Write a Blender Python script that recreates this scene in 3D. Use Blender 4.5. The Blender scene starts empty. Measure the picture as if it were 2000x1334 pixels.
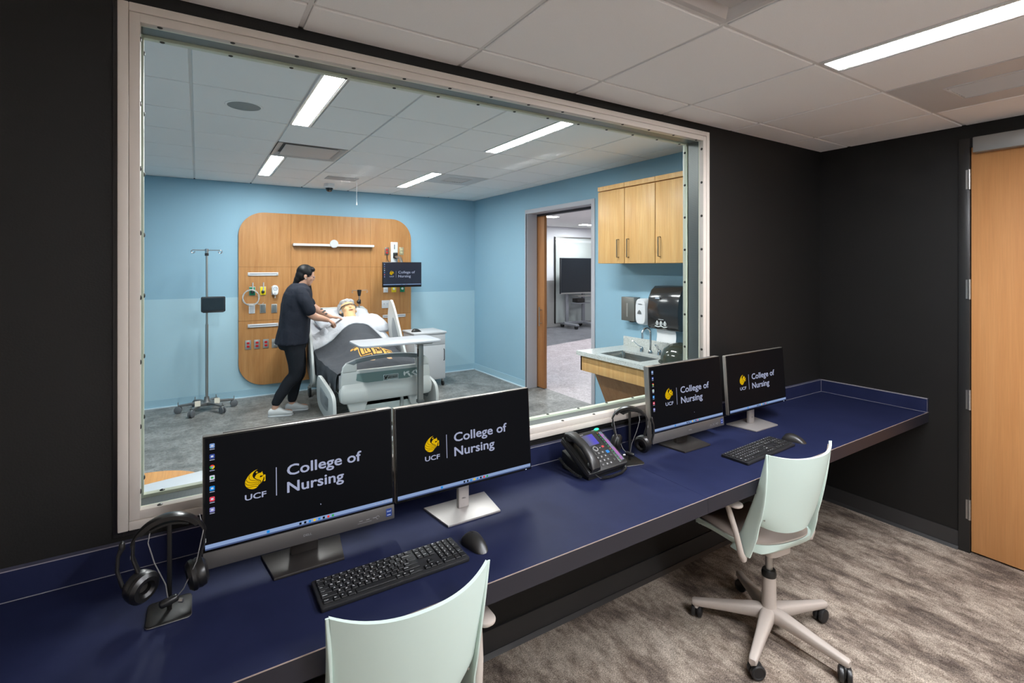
import bpy, bmesh, math, random
from mathutils import Vector, Matrix, noise
rnd = random.Random(7)
R = math.radians
PI = math.pi
scene = bpy.context.scene
C = scene.collection

# ------------------------------------------------------------------ camera
cam = bpy.data.cameras.new('camera')
cam.sensor_width = 36.0
cam.lens = 36.0 * 973.42 / 2000.0
cam.shift_y = (520.58 - 667.0) / 2000.0
cam.clip_start = 0.05
cam_o = bpy.data.objects.new('camera', cam)
cam_o.location = (0, -1.872, 1.675)
cam_o.rotation_euler = (R(90), 0, R(-32.245))
C.objects.link(cam_o)
scene.camera = cam_o
# ------------------------------------------------------------------ world, exposure
w = bpy.data.worlds.new('world')
scene.world = w
w.use_nodes = True
w.node_tree.nodes['Background'].inputs[0].default_value = (0, 0, 0, 1)
scene.view_settings.view_transform = 'Standard'
scene.view_settings.look = 'None'
scene.view_settings.gamma = 1.0
scene.view_settings.use_curve_mapping = False
scene.view_settings.exposure = 0.0
scene.cycles.use_denoising = True
scene.cycles.adaptive_threshold = 0.02; scene.cycles.use_light_tree = False
scene.cycles.max_bounces = 6; scene.cycles.diffuse_bounces = 4; scene.cycles.glossy_bounces = 3; scene.cycles.transparent_max_bounces = 16
scene.cycles.caustics_reflective = False; scene.cycles.caustics_refractive = False
LIGHT_CLINIC = 124.0      # ceiling fixtures of the clinic room
LIGHT_CONTROL = 170.0     # ceiling fixtures of the control room
LIGHT_HALL = 135.0

# ------------------------------------------------------------------ materials
def lin(c):
    if isinstance(c, str):
        c = c.lstrip('#'); c = [int(c[i:i+2], 16) for i in (0, 2, 4)]
    out = []
    for v in c[:3]:
        v = v / 255.0
        out.append(v / 12.92 if v <= 0.04045 else ((v + 0.055) / 1.055) ** 2.4)
    return (*out, 1.0)
MATS = {}
class NT:
    def __init__(s, name):
        s.m = bpy.data.materials.new(name); s.m.use_nodes = True
        s.t = s.m.node_tree; s.n = s.t.nodes; s.l = s.t.links
        s.b = s.n['Principled BSDF']; s.out = s.n['Material Output']
    def new(s, typ, **kw):
        nd = s.n.new(typ)
        for k, v in kw.items():
            if k in nd.inputs: nd.inputs[k].default_value = v
            else: setattr(nd, k, v)
        return nd
    def link(s, a, b): s.l.new(a, b)
    def coords(s, scale=(1, 1, 1), rot=(0, 0, 0), kind='Object'):
        tc = s.new('ShaderNodeTexCoord'); mp = s.new('ShaderNodeMapping')
        mp.inputs['Scale'].default_value = scale; mp.inputs['Rotation'].default_value = rot
        s.link(tc.outputs[kind], mp.inputs['Vector']); return mp.outputs['Vector']
    def ramp(s, fac, stops):
        r = s.new('ShaderNodeValToRGB'); e = r.color_ramp.elements
        while len(e) < len(stops): e.new(0.5)
        for k, (p, c) in enumerate(stops): e[k].position = p; e[k].color = lin(c)
        s.link(fac, r.inputs['Fac']); return r.outputs['Color']
    def noise(s, vec, scale, detail=3, rough=0.5, dist=0.0):
        nd = s.new('ShaderNodeTexNoise'); nd.inputs['Scale'].default_value = scale
        nd.inputs['Detail'].default_value = detail; nd.inputs['Roughness'].default_value = rough
        nd.inputs['Distortion'].default_value = dist
        s.link(vec, nd.inputs['Vector']); return nd.outputs['Fac']
    def mix(s, f, a, b, mode='MIX'):
        nd = s.new('ShaderNodeMix', data_type='RGBA', blend_type=mode)
        for sock, v in ((nd.inputs[0], f), (nd.inputs[6], a), (nd.inputs[7], b)):
            if hasattr(v, 'default_value') or hasattr(v, 'is_linked'): s.link(v, sock)
            else: sock.default_value = v
        return nd.outputs[2]
    def bump(s, h, strength=0.2, dist=0.01):
        nd = s.new('ShaderNodeBump'); nd.inputs['Strength'].default_value = strength
        nd.inputs['Distance'].default_value = dist; s.link(h, nd.inputs['Height'])
        s.link(nd.outputs['Normal'], s.b.inputs['Normal'])
def M(name, col, rough=0.5, metal=0.0, spec=0.5, grain=0.0, gscale=200, bump=0.0, coat=0.0, alpha=None, trans=0.0, emit=None, estr=1.0, wrinkle=0.0, wscale=8):
    if name in MATS: return MATS[name]
    t = NT(name); b = t.b
    c = lin(col); b.inputs['Base Color'].default_value = c
    b.inputs['Roughness'].default_value = rough; b.inputs['Metallic'].default_value = metal
    b.inputs['Specular IOR Level'].default_value = spec
    if coat: b.inputs['Coat Weight'].default_value = coat; b.inputs['Coat Roughness'].default_value = 0.1
    if trans: b.inputs['Transmission Weight'].default_value = trans
    if emit: b.inputs['Emission Color'].default_value = lin(emit); b.inputs['Emission Strength'].default_value = estr
    if grain or bump:
        v = t.coords()
        f = t.noise(v, gscale, 2)
        if grain:
            d = tuple(x * (1 - grain) for x in c[:3]) + (1,); u = tuple(min(1, x * (1 + grain)) for x in c[:3]) + (1,)
            t.link(t.mix(f, d, u), b.inputs['Base Color'])
        if bump: t.bump(f, bump, 0.002)
    if wrinkle:
        v = t.coords(); t.bump(t.noise(v, wscale, 3, 0.55, 0.6), wrinkle, 0.02)
    MATS[name] = t.m; return t.m
def EMIT(name, col, strength=1.0):
    if name in MATS: return MATS[name]
    t = NT(name); e = t.new('ShaderNodeEmission'); e.inputs['Color'].default_value = lin(col); e.inputs['Strength'].default_value = strength
    if strength <= 2.0: t.m.cycles.emission_sampling = 'NONE'      # dim screen art: found by bounced rays only
    t.link(e.outputs[0], t.out.inputs['Surface']); MATS[name] = t.m; return t.m
def WOOD(name, c0, c1, c2, rough=0.4, horiz=False, scale=1.0, fine_amt=0.45):
    if name in MATS: return MATS[name]
    t = NT(name)
    sc = (9 * scale, 9 * scale, 0.55 * scale)
    if horiz == 'y': sc = (9 * scale, .55 * scale, 9 * scale)
    v = t.coords(sc)
    f1 = t.noise(v, 2.2, 5, 0.6, 0.5)
    v2 = t.coords(tuple(x * (5 if x > 5 else 1.6) for x in sc)); f2 = t.noise(v2, 4.0, 3, 0.65)
    col = t.ramp(f1, [(0.3, c0), (0.52, c1), (0.75, c2)])
    fine = t.ramp(f2, [(0.35, (205, 205, 205)), (0.65, (255, 255, 255))])
    t.link(t.mix(fine_amt, col, fine, 'MULTIPLY'), t.b.inputs['Base Color'])
    t.b.inputs['Roughness'].default_value = rough; t.b.inputs['Specular IOR Level'].default_value = 0.4
    MATS[name] = t.m; return t.m
def GLASS(name, tint, refl=0.0002, graze=0.05):
    t = NT(name)
    tr = t.new('ShaderNodeBsdfTransparent'); tr.inputs['Color'].default_value = (*tint, 1)
    gl = t.new('ShaderNodeBsdfGlossy'); gl.inputs['Roughness'].default_value = 0.0
    lw = t.new('ShaderNodeLayerWeight'); lw.inputs['Blend'].default_value = 0.5      # Schlick reflectance of a thin pane
    pw = t.new('ShaderNodeMath', operation='POWER'); pw.inputs[1].default_value = 5.0; t.link(lw.outputs['Facing'], pw.inputs[0])
    ma = t.new('ShaderNodeMath', operation='MULTIPLY_ADD'); ma.inputs[1].default_value = graze; ma.inputs[2].default_value = refl; t.link(pw.outputs[0], ma.inputs[0])
    mx = t.new('ShaderNodeMixShader')
    t.link(ma.outputs[0], mx.inputs[0]); t.link(tr.outputs[0], mx.inputs[1]); t.link(gl.outputs[0], mx.inputs[2])
    t.link(mx.outputs[0], t.out.inputs['Surface']); MATS[name] = t.m; return t.m

# ------------------------------------------------------------------ mesh builder
def TM(x=0, y=0, z=0): return Matrix.Translation((x, y, z))
def RX(a): return Matrix.Rotation(R(a), 4, 'X')
def RY(a): return Matrix.Rotation(R(a), 4, 'Y')
def RZ(a): return Matrix.Rotation(R(a), 4, 'Z')
class MB:
    def __init__(s): s.bm = bmesh.new(); s.mi = 0
    def _take(s, bm, T=None):
        if T is not None: bmesh.ops.transform(bm, matrix=T, verts=bm.verts)
        mp = {}
        for v in bm.verts: mp[v] = s.bm.verts.new(v.co)
        for f in bm.faces:
            try:
                nf = s.bm.faces.new([mp[v] for v in f.verts]); nf.material_index = s.mi if f.material_index == 0 else f.material_index
            except ValueError: pass
        bm.free(); return s
    def mat(s, i): s.mi = i; return s
    def box(s, x0, x1, y0, y1, z0, z1, bev=0.0, seg=2, T=None):
        bm = bmesh.new(); bmesh.ops.create_cube(bm, size=1)
        for v in bm.verts: v.co = Vector(((x0 + x1) / 2 + v.co.x * (x1 - x0), (y0 + y1) / 2 + v.co.y * (y1 - y0), (z0 + z1) / 2 + v.co.z * (z1 - z0)))
        if bev > 0: bmesh.ops.bevel(bm, geom=bm.edges[:], offset=min(bev, 0.49 * min(x1 - x0, y1 - y0, z1 - z0)), segments=seg, affect='EDGES', profile=0.5)
        return s._take(bm, T)
    def cbox(s, c, d, bev=0.0, seg=2, T=None):
        return s.box(c[0] - d[0] / 2, c[0] + d[0] / 2, c[1] - d[1] / 2, c[1] + d[1] / 2, c[2] - d[2] / 2, c[2] + d[2] / 2, bev, seg, T)
    def prism(s, pts, d, bev=0.0, seg=2, T=None):
        """polygon in XY, extruded from z=0 to z=d"""
        bm = bmesh.new(); vs = [bm.verts.new((p[0], p[1], 0)) for p in pts]; f = bm.faces.new(vs); f.normal_update()
        if f.normal.z > 0: f.normal_flip()
        if d:
            r = bmesh.ops.extrude_face_region(bm, geom=[f]); vv = [g for g in r['geom'] if isinstance(g, bmesh.types.BMVert)]
            bmesh.ops.translate(bm, verts=vv, vec=(0, 0, d))
            if bev > 0:
                ed = [e for e in bm.edges if abs(e.verts[0].co.z - e.verts[1].co.z) < 1e-7]
                bmesh.ops.bevel(bm, geom=ed, offset=bev, segments=seg, affect='EDGES', profile=0.5)
        else: f.normal_flip()
        return s._take(bm, T)
    def rings(s, rings, cap=True, close=True, T=None):
        bm = bmesh.new(); rr = [[bm.verts.new(p) for p in r] for r in rings]; n = len(rr[0])
        for a, b in zip(rr, rr[1:]):
            for k in range(n if close else n - 1):
                j = (k + 1) % n
                try: bm.faces.new((a[k], a[j], b[j], b[k]))
                except ValueError: pass
        if cap:
            for r, fl in ((rr[0], True), (rr[-1], False)):
                try:
                    f = bm.faces.new(r[::-1] if fl else r)
                except ValueError: pass
        bmesh.ops.recalc_face_normals(bm, faces=bm.faces[:])
        return s._take(bm, T)
    def cyl(s, p0, p1, r, r2=None, n=14, T=None):
        return s.tube([p0, p1], [r, r if r2 is None else r2], n, T=T)
    def tube(s, pts, r, n=8, cap=True, T=None, closed=False):
        pts = [Vector(p) for p in pts]; m = len(pts)
        rad = r if isinstance(r, (list, tuple)) else [r] * m
        rings = []; prev = None
        for i, p in enumerate(pts):
            if closed: d = pts[(i + 1) % m] - pts[i - 1]
            else: d = (pts[min(i + 1, m - 1)] - pts[max(i - 1, 0)])
            d = d.normalized() if d.length > 1e-9 else Vector((0, 0, 1))
            if prev is None:
                a = Vector((0, 0, 1)) if abs(d.z) < 0.9 else Vector((1, 0, 0)); u = d.cross(a).normalized()
            else:
                u = prev - d * prev.dot(d); u = u.normalized() if u.length > 1e-6 else d.orthogonal().normalized()
            prev = u; v = d.cross(u)
            rings.append([p + (u * math.cos(2 * PI * k / n) + v * math.sin(2 * PI * k / n)) * rad[i] for k in range(n)])
        if closed: rings.append(rings[0]); return s.rings(rings, False, True, T)
        return s.rings(rings, cap, True, T)
    def lathe(s, prof, n=24, T=None, cap=True):
        rings = [[Vector((max(r, 1e-5) * math.cos(2 * PI * k / n), max(r, 1e-5) * math.sin(2 * PI * k / n), z)) for k in range(n)] for r, z in prof]
        return s.rings(rings, cap, True, T)
    def ell(s, c, r, T=None, u=16, v=10):
        bm = bmesh.new(); bmesh.ops.create_uvsphere(bm, u_segments=u, v_segments=v, radius=1)
        for q in bm.verts: q.co = Vector((q.co.x * r[0], q.co.y * r[1], q.co.z * r[2]))
        if T is not None: bmesh.ops.transform(bm, matrix=T, verts=bm.verts)
        bmesh.ops.translate(bm, verts=bm.verts, vec=c); return s._take(bm)
    def loft(s, secs, n=16, T=None, sup=2.0):
        """secs: (center, rx, ry, axis_x, axis_y) superellipse rings"""
        rings = []
        for c, rx, ry, ax, ay in secs:
            c = Vector(c); ax = Vector(ax); ay = Vector(ay); ring = []
            for k in range(n):
                t = 2 * PI * k / n; ct, st = math.cos(t), math.sin(t)
                e = 2.0 / sup
                ring.append(c + ax * (rx * math.copysign(abs(ct) ** e, ct)) + ay * (ry * math.copysign(abs(st) ** e, st)))
            rings.append(ring)
        return s.rings(rings, True, True, T)
    def sheet(s, fn, nu, nv, thick=None, T=None):
        """fn(u,v) in [0,1]^2 -> point; thick: fn or offset vector for a closed slab"""
        bm = bmesh.new()
        g = [[bm.verts.new(fn(i / nu, j / nv)) for j in range(nv + 1)] for i in range(nu + 1)]
        for i in range(nu):
            for j in range(nv): bm.faces.new((g[i][j], g[i + 1][j], g[i + 1][j + 1], g[i][j + 1]))
        if thick is not None:
            off = Vector(thick) if not callable(thick) else None
            h = [[bm.verts.new((Vector(fn(i / nu, j / nv)) + off) if off is not None else thick(i / nu, j / nv)) for j in range(nv + 1)] for i in range(nu + 1)]
            for i in range(nu):
                for j in range(nv): bm.faces.new((h[i][j], h[i][j + 1], h[i + 1][j + 1], h[i + 1][j]))
            for i in range(nu):
                bm.faces.new((g[i][0], h[i][0], h[i + 1][0], g[i + 1][0])); bm.faces.new((g[i][nv], g[i + 1][nv], h[i + 1][nv], h[i][nv]))
            for j in range(nv):
                bm.faces.new((g[0][j], g[0][j + 1], h[0][j + 1], h[0][j])); bm.faces.new((g[nu][j], h[nu][j], h[nu][j + 1], g[nu][j + 1]))
            bmesh.ops.recalc_face_normals(bm, faces=bm.faces[:])
        return s._take(bm, T)
    def me(s, me, T=None):
        bm = bmesh.new(); bm.from_mesh(me)
        for f in bm.faces: f.material_index = 0
        return s._take(bm, T)
    def mesh(s, name, mats, sharp=38, flat=False):
        me = bpy.data.meshes.new(name); s.bm.normal_update(); s.bm.to_mesh(me); s.bm.free()
        for m in (mats if isinstance(mats, (list, tuple)) else [mats]): me.materials.append(m)
        if not flat:
            me.polygons.foreach_set('use_smooth', [True] * len(me.polygons)); me.set_sharp_from_angle(angle=R(sharp))
        return me
BASE = {}
def thing(name, label, cat, loc=(0, 0, 0), rz=0, group=None, kind=None):
    o = bpy.data.objects.new(name, None); C.objects.link(o); o.empty_display_size = 0.05
    o.location = loc; o.rotation_euler = (0, 0, R(rz)); o['label'] = label; o['category'] = cat
    if group: o['group'] = group
    if kind: o['kind'] = kind
    BASE[o.name] = Vector(loc); return o
def tag(o, label, cat, group=None, kind=None):
    o['label'] = label; o['category'] = cat
    if group: o['group'] = group
    if kind: o['kind'] = kind
    return o
def obj(name, mb, mats, parent=None, sharp=38, flat=False, label=None, world=False):
    me = mb if isinstance(mb, bpy.types.Mesh) else mb.mesh(name, mats, sharp, flat)
    o = bpy.data.objects.new(name, me); C.objects.link(o)
    if parent is not None:
        o.parent = parent
        if world: o.location = -BASE[parent.name]
    if label: o['label'] = label
    return o
def inst(name, me, parent, loc=(0, 0, 0), rot=None):
    o = bpy.data.objects.new(name, me); C.objects.link(o); o.parent = parent; o.location = loc
    if rot: o.rotation_euler = rot
    return o
def struct(name, mb, mats, label, cat, **k):
    o = obj(name, mb, mats, **k); return tag(o, label, cat, kind='structure')
def copy_tree(o, parent=None):
    c = o.copy(); C.objects.link(c); c.parent = parent
    for ch in list(KIDS(o)): copy_tree(ch, c)
    return c
def KIDS(o): return list(o.children)
def place_copy(o, loc, rz, label):
    c = copy_tree(o); c.location = loc; c.rotation_euler = (0, 0, R(rz)); c['label'] = label; return c
_tx = {}
def text(s, size=1.0, bold=0.0, align='LEFT'):
    key = (s, round(size, 5), bold, align)
    if key in _tx: return _tx[key]
    cu = bpy.data.curves.new('glyphs', 'FONT'); cu.body = s; cu.size = size; cu.align_x = align; cu.offset = bold * size; cu.resolution_u = 3
    o = bpy.data.objects.new('glyphs', cu); C.objects.link(o)
    dg = bpy.context.evaluated_depsgraph_get(); me = bpy.data.meshes.new_from_object(o.evaluated_get(dg))
    bpy.data.objects.remove(o); bpy.data.curves.remove(cu); _tx[key] = me; return me
def text_fit(s, width, height, bold=0.02):
    """text mesh scaled so that its box is width x height with lower left at the origin"""
    src = text(s, 1.0, 0.0); bm = bmesh.new()
    for dx, dy in (((0, 0), (bold, 0), (-bold, 0), (0, bold), (0, -bold), (bold * .7, bold * .7), (-bold * .7, bold * .7), (bold * .7, -bold * .7), (-bold * .7, -bold * .7)) if bold else ((0, 0),)):
        n0 = len(bm.verts); bm.from_mesh(src); bm.verts.ensure_lookup_table(); bmesh.ops.translate(bm, verts=bm.verts[n0:], vec=(dx, dy, 0))
    me = bpy.data.meshes.new('letters'); bm.to_mesh(me); bm.free(); xs = [v.co.x for v in me.vertices]; ys = [v.co.y for v in me.vertices]
    x0, x1, y0, y1 = min(xs), max(xs), min(ys), max(ys); sy = height / (y1 - y0); sx = width / (x1 - x0) if width else sy
    me.transform(Matrix.Diagonal((sx, sy, 1, 1)) @ TM(-x0, -y0, 0)); return me
def rrect(w, h, r, n=6, cx=0, cy=0):
    pts = []
    for qx, qy, a0 in ((1, 1, 0), (-1, 1, 90), (-1, -1, 180), (1, -1, 270)):
        for k in range(n + 1):
            a = R(a0 + 90 * k / n); pts.append((cx + qx * (w / 2 - r) + r * math.cos(a), cy + qy * (h / 2 - r) + r * math.sin(a)))
    return pts
def remesh(mb, voxel, smooth=2, fac=0.5):
    me = bpy.data.meshes.new('tmp'); mb.bm.normal_update(); bmesh.ops.recalc_face_normals(mb.bm, faces=mb.bm.faces[:]); mb.bm.to_mesh(me); mb.bm.free()
    o = bpy.data.objects.new('tmp', me); C.objects.link(o)
    md = o.modifiers.new('r', 'REMESH'); md.mode = 'VOXEL'; md.voxel_size = voxel
    if smooth:
        sm = o.modifiers.new('s', 'SMOOTH'); sm.iterations = smooth; sm.factor = fac
    dg = bpy.context.evaluated_depsgraph_get(); r = bpy.data.meshes.new_from_object(o.evaluated_get(dg))
    bpy.data.objects.remove(o); bpy.data.meshes.remove(me); return r
def displace(me, fn):
    n = len(me.vertices); co = [0.0] * (3 * n); no = [0.0] * (3 * n)
    me.vertices.foreach_get('co', co); me.vertices.foreach_get('normal', no)
    for i in range(n):
        d = fn(Vector(co[3 * i:3 * i + 3]))
        for k in range(3): co[3 * i + k] += no[3 * i + k] * d
    me.vertices.foreach_set('co', co); me.update()
def finish(me, mats, name, sharp=60):
    me.name = name; me.materials.clear()
    for m in (mats if isinstance(mats, (list, tuple)) else [mats]): me.materials.append(m)
    me.polygons.foreach_set('use_smooth', [True] * len(me.polygons)); return me
XZ = RX(90)                       # maps local (x, y, z) to (x, -z, y): a flat drawing stood upright, facing -y
# ================================================================== setting
XR, YF, HC, HS = 3.826, 5.34, 2.503, 2.744
XL, YB = -1.7, -3.3
def carpet():
    t = NT('carpet'); v = t.coords((1, 1, 1))
    big = t.noise(t.coords((3.3, 1.5, 1), (0, 0, R(12))), 2.2, 8, 0.70, 0.2)
    mid = t.noise(t.coords((17, 8, 1), (0, 0, R(6))), 2.2, 6, 0.8, 0.1)
    fine = t.noise(t.coords((1, 0.55, 1)), 330, 2, 0.7); brown = t.noise(t.coords((2.2, 1, 1)), 2.0, 4, 0.6)
    a = t.ramp(big, [(0.36, (126, 114, 106)), (0.46, (172, 157, 145)), (0.54, (214, 199, 184)), (0.66, (238, 224, 209))])
    b = t.mix(0.75, a, t.ramp(mid, [(0.34, (170, 166, 163)), (0.58, (255, 255, 255))]), 'MULTIPLY')
    bf = t.ramp(brown, [(0.54, (0, 0, 0)), (0.70, (120, 120, 120))])
    c = t.mix(bf, b, lin((176, 148, 124)))
    d = t.mix(0.85, c, t.ramp(fine, [(0.36, (112, 108, 104)), (0.62, (255, 253, 250))]), 'MULTIPLY')
    t.link(d, t.b.inputs['Base Color']); t.b.inputs['Roughness'].default_value = 0.95; t.b.inputs['Specular IOR Level'].default_value = 0.1
    t.bump(fine, 0.7, 0.006); return t.m
def vinyl(name, stops, rough=0.45, s=1.0):
    t = NT(name); v = t.coords((1, 1, 1))
    a = t.noise(v, 3.2 * s, 6, 0.68, 0.8); b = t.noise(v, 26 * s, 4, 0.7, 1.5)
    c = t.mix(0.6, t.ramp(a, stops), t.ramp(b, [(0.38, (138, 136, 134)), (0.58, (255, 255, 255))]), 'MULTIPLY')
    t.link(c, t.b.inputs['Base Color']); t.b.inputs['Roughness'].default_value = rough; t.b.inputs['Specular IOR Level'].default_value = 0.4
    return t.m
def paint(name, col, rough=0.75, spec=0.25, var=0.06, peel=0.10):
    t = NT(name); v = t.coords(); c = lin(col)
    f = t.noise(v, 1.7, 3); d = tuple(x * (1 - var) for x in c[:3]) + (1,); u = tuple(min(1, x * (1 + var)) for x in c[:3]) + (1,)
    t.link(t.mix(f, d, u), t.b.inputs['Base Color']); t.b.inputs['Roughness'].default_value = rough; t.b.inputs['Specular IOR Level'].default_value = spec
    t.bump(t.noise(v, 180, 2), peel, 0.002); return t.m
CARPET = carpet()
VINYL = vinyl('mottled vinyl', [(0.3, (98, 98, 96)), (0.5, (140, 139, 136)), (0.72, (174, 173, 170))])
VINYL_HALL = vinyl('pale hall vinyl', [(0.3, (186, 172, 176)), (0.5, (204, 192, 196)), (0.7, (216, 206, 210))], 0.35)
VINYL_DARK = vinyl('dark hall vinyl', [(0.3, (96, 98, 104)), (0.5, (122, 122, 128)), (0.7, (140, 140, 146))], 0.35)
BLACKWALL = paint('black wall paint', (25, 24, 23), 0.55, 0.3, 0.08, 0.25)
GREYWALL = paint('pale wall paint', (226, 222, 217))
BLUE = paint('blue wall paint', (148, 184, 203))
BLUE_LOW = paint('pale blue wall sheet', (174, 205, 218), 0.6)
HALLWHITE = paint('hall white paint', (226, 226, 230))
HALLGREY = paint('hall grey sheet', (164, 162, 160))
BLACKBASE = M('black rubber base', (48, 47, 47), 0.45)
BLUEBASE = M('blue vinyl base', (160, 194, 210), 0.5)
BLUETOE = M('pale base toe', (206, 224, 234), 0.4)  # toe strip of the vinyl base, paler than the part above
TILE = M('ceiling tile', (247, 244, 242), 0.95, spec=0.1, grain=0.05, gscale=320, bump=0.25)
TEE = M('ceiling tee', (224, 220, 217), 0.5)
PLENUM = M('plenum', (120, 118, 116), 0.9)
ALU = M('beige window metal', (206, 197, 188), 0.42, spec=0.45)
ALU_IN = M('pale glazing reveal', (216, 218, 200), 0.4)
STEEL = M('brushed steel', (176, 174, 170), 0.32, 0.9)
CHROME = M('chrome', (215, 215, 218), 0.12, 1.0)
DARKMETAL = M('dark metal', (46, 45, 44), 0.4, 0.4)
BLACKPL = M('black plastic', (26, 26, 27), 0.38)
WHITE = M('white plastic', (232, 233, 236), 0.4)
MAPLE = WOOD('maple cabinet', (216, 166, 104), (226, 178, 116), (233, 190, 130), 0.38)
MAPLE_DOOR = WOOD('maple door', (194, 136, 84), (200, 143, 90), (205, 149, 96), 0.42, fine_amt=0.25)
OAK = WOOD('headwall laminate', (176, 120, 70), (190, 136, 82), (200, 147, 93), 0.42)

# floors
mb = MB(); mb.box(XL, XR + 0.12, YB, 0.055, -0.05, 0)
struct('floor', mb, CARPET, 'grey brown patterned carpet of the dark control room', 'floor', flat=True)
mb = MB(); mb.box(XL, 4.05, 0.055, YF + 0.11, -0.05, 0)
struct('floor_clinic', mb, VINYL, 'mottled grey vinyl floor of the blue patient room', 'floor', flat=True)
mb = MB(); mb.prism([(4.05, 0.3), (11.5, 0.3), (11.5, 7.9), (4.05, 6.07)], 0.05, T=TM(0, 0, -0.05))
struct('floor_hall', mb, VINYL_HALL, 'pale pinkish floor beyond the sliding door', 'floor', flat=True)
mb = MB(); mb.prism([(4.05, 6.07), (11.5, 7.9), (11.5, 9.4), (4.05, 9.4)], 0.05, T=TM(0, 0, -0.05))
struct('floor_hall_far', mb, VINYL_DARK, 'dark grey floor below the far display screen', 'floor', flat=True)

# window opening and walls
WX0, WX1, WZ0, WZ1 = -0.198, 2.524, 0.896, 2.456
def wall_with_hole(y0, y1, h, x0, x1, a=0.0):
    mb = MB(); A, B, Cc, D = WX0 - a, WX1 + a, WZ0 - a, WZ1 + a
    mb.box(x0, A, y0, y1, 0, h); mb.box(B, x1, y0, y1, 0, h); mb.box(A, B, y0, y1, 0, Cc); mb.box(A, B, y0, y1, D, h); return mb
struct('wall_front', wall_with_hole(0, 0.055, HC + 0.3, XL, XR), BLACKWALL, 'black painted wall around the observation window', 'wall', flat=True)
struct('wall_clinic_near', wall_with_hole(0.055, 0.11, HS, XL, XR), BLUE, 'blue back side of the observation window wall', 'wall', flat=True)
DY0, DY1, DZ = -1.75, -0.838, 2.372
mb = MB(); mb.box(XR, XR + 0.12, DY1 + 0.05, 0, 0, HC + 0.3); mb.box(XR, XR + 0.12, YB, DY0 - 0.05, 0, HC + 0.3); mb.box(XR, XR + 0.12, DY0 - 0.05, DY1 + 0.05, DZ + 0.05, HC + 0.3)
struct('wall_right', mb, BLACKWALL, 'black painted side wall beside the maple door', 'wall', flat=True)
mb = MB(); mb.box(XL, XR + 0.12, YB - 0.1, YB, 0, HC + 0.3)
struct('wall_back', mb, GREYWALL, 'pale wall at the back of the control room, out of view', 'wall', flat=True)
mb = MB(); mb.box(XL - 0.1, XL, YB, 0.055, 0, HC + 0.3)
struct('wall_left', mb, GREYWALL, 'pale end wall of the control room, out of view', 'wall', flat=True)
mb = MB(); mb.box(XL, XR + 0.3, YF, YF + 0.11, 0, HS)
struct('wall_far', mb, BLUE, 'blue wall behind the patient bed', 'wall', flat=True)
mb = MB(); mb.box(XL - 0.1, XL, 0.055, YF + 0.11, 0, HS)
struct('wall_clinic_left', mb, BLUE, 'blue wall of the patient room out of view', 'wall', flat=True)
XW = 4.13
SY0, SY1, SZ = 2.46, 3.80, 2.40
mb = MB(); mb.box(XR, XW, 0.055, SY0, 0, HS + .04); mb.box(XR, XR + .12, SY1, YF, 0, HS + .04); mb.box(XR + .12, XW - .05, SY1 + .45, YF, 0, HS + .04); mb.box(XW - .05, XW, SY1, YF, 0, HS + .04); mb.box(XR, XW, SY0, SY1, SZ, HS + .04)
struct('wall_clinic_right', mb, BLUE, 'blue wall with the sliding door and the sink', 'wall', flat=True)
mb = MB(); mb.box(XL, XR, YF - 0.004, YF, 0.1, 1.285)
struct('trim_1', mb, BLUE_LOW, 'pale blue protective sheet along the lower wall behind the bed', 'wall sheet', flat=True)
# hall beyond
HH = 2.785; YH = 9.25
mb = MB(); mb.box(XW, 11.6, YH, YH + 0.1, 0, HH)
struct('wall_hall', mb, HALLWHITE, 'white far wall seen through the sliding door', 'wall', flat=True)
mb = MB(); mb.box(XW, 11.6, YH - 0.004, YH, 0.1, 1.285)
struct('trim_2', mb, HALLGREY, 'grey protective sheet on the lower far wall beyond the door', 'wall sheet', flat=True)
mb = MB(); mb.box(11.5, 11.6, 0.2, YH, 0, HH); mb.box(XW, 11.6, 0.2, 0.3, 0, HH); mb.box(XW - .05, XW, YF, YH, 0, HH)
struct('wall_hall_side', mb, HALLWHITE, 'white side walls of the hall out of view', 'wall', flat=True)
mb = MB(); mb.box(XW - .05, 11.6, 0.2, YH + 0.1, HH, HH + 0.05)
ceil_h = struct('ceiling_hall', mb, TILE, 'white ceiling beyond the sliding door', 'ceiling', flat=True)

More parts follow.
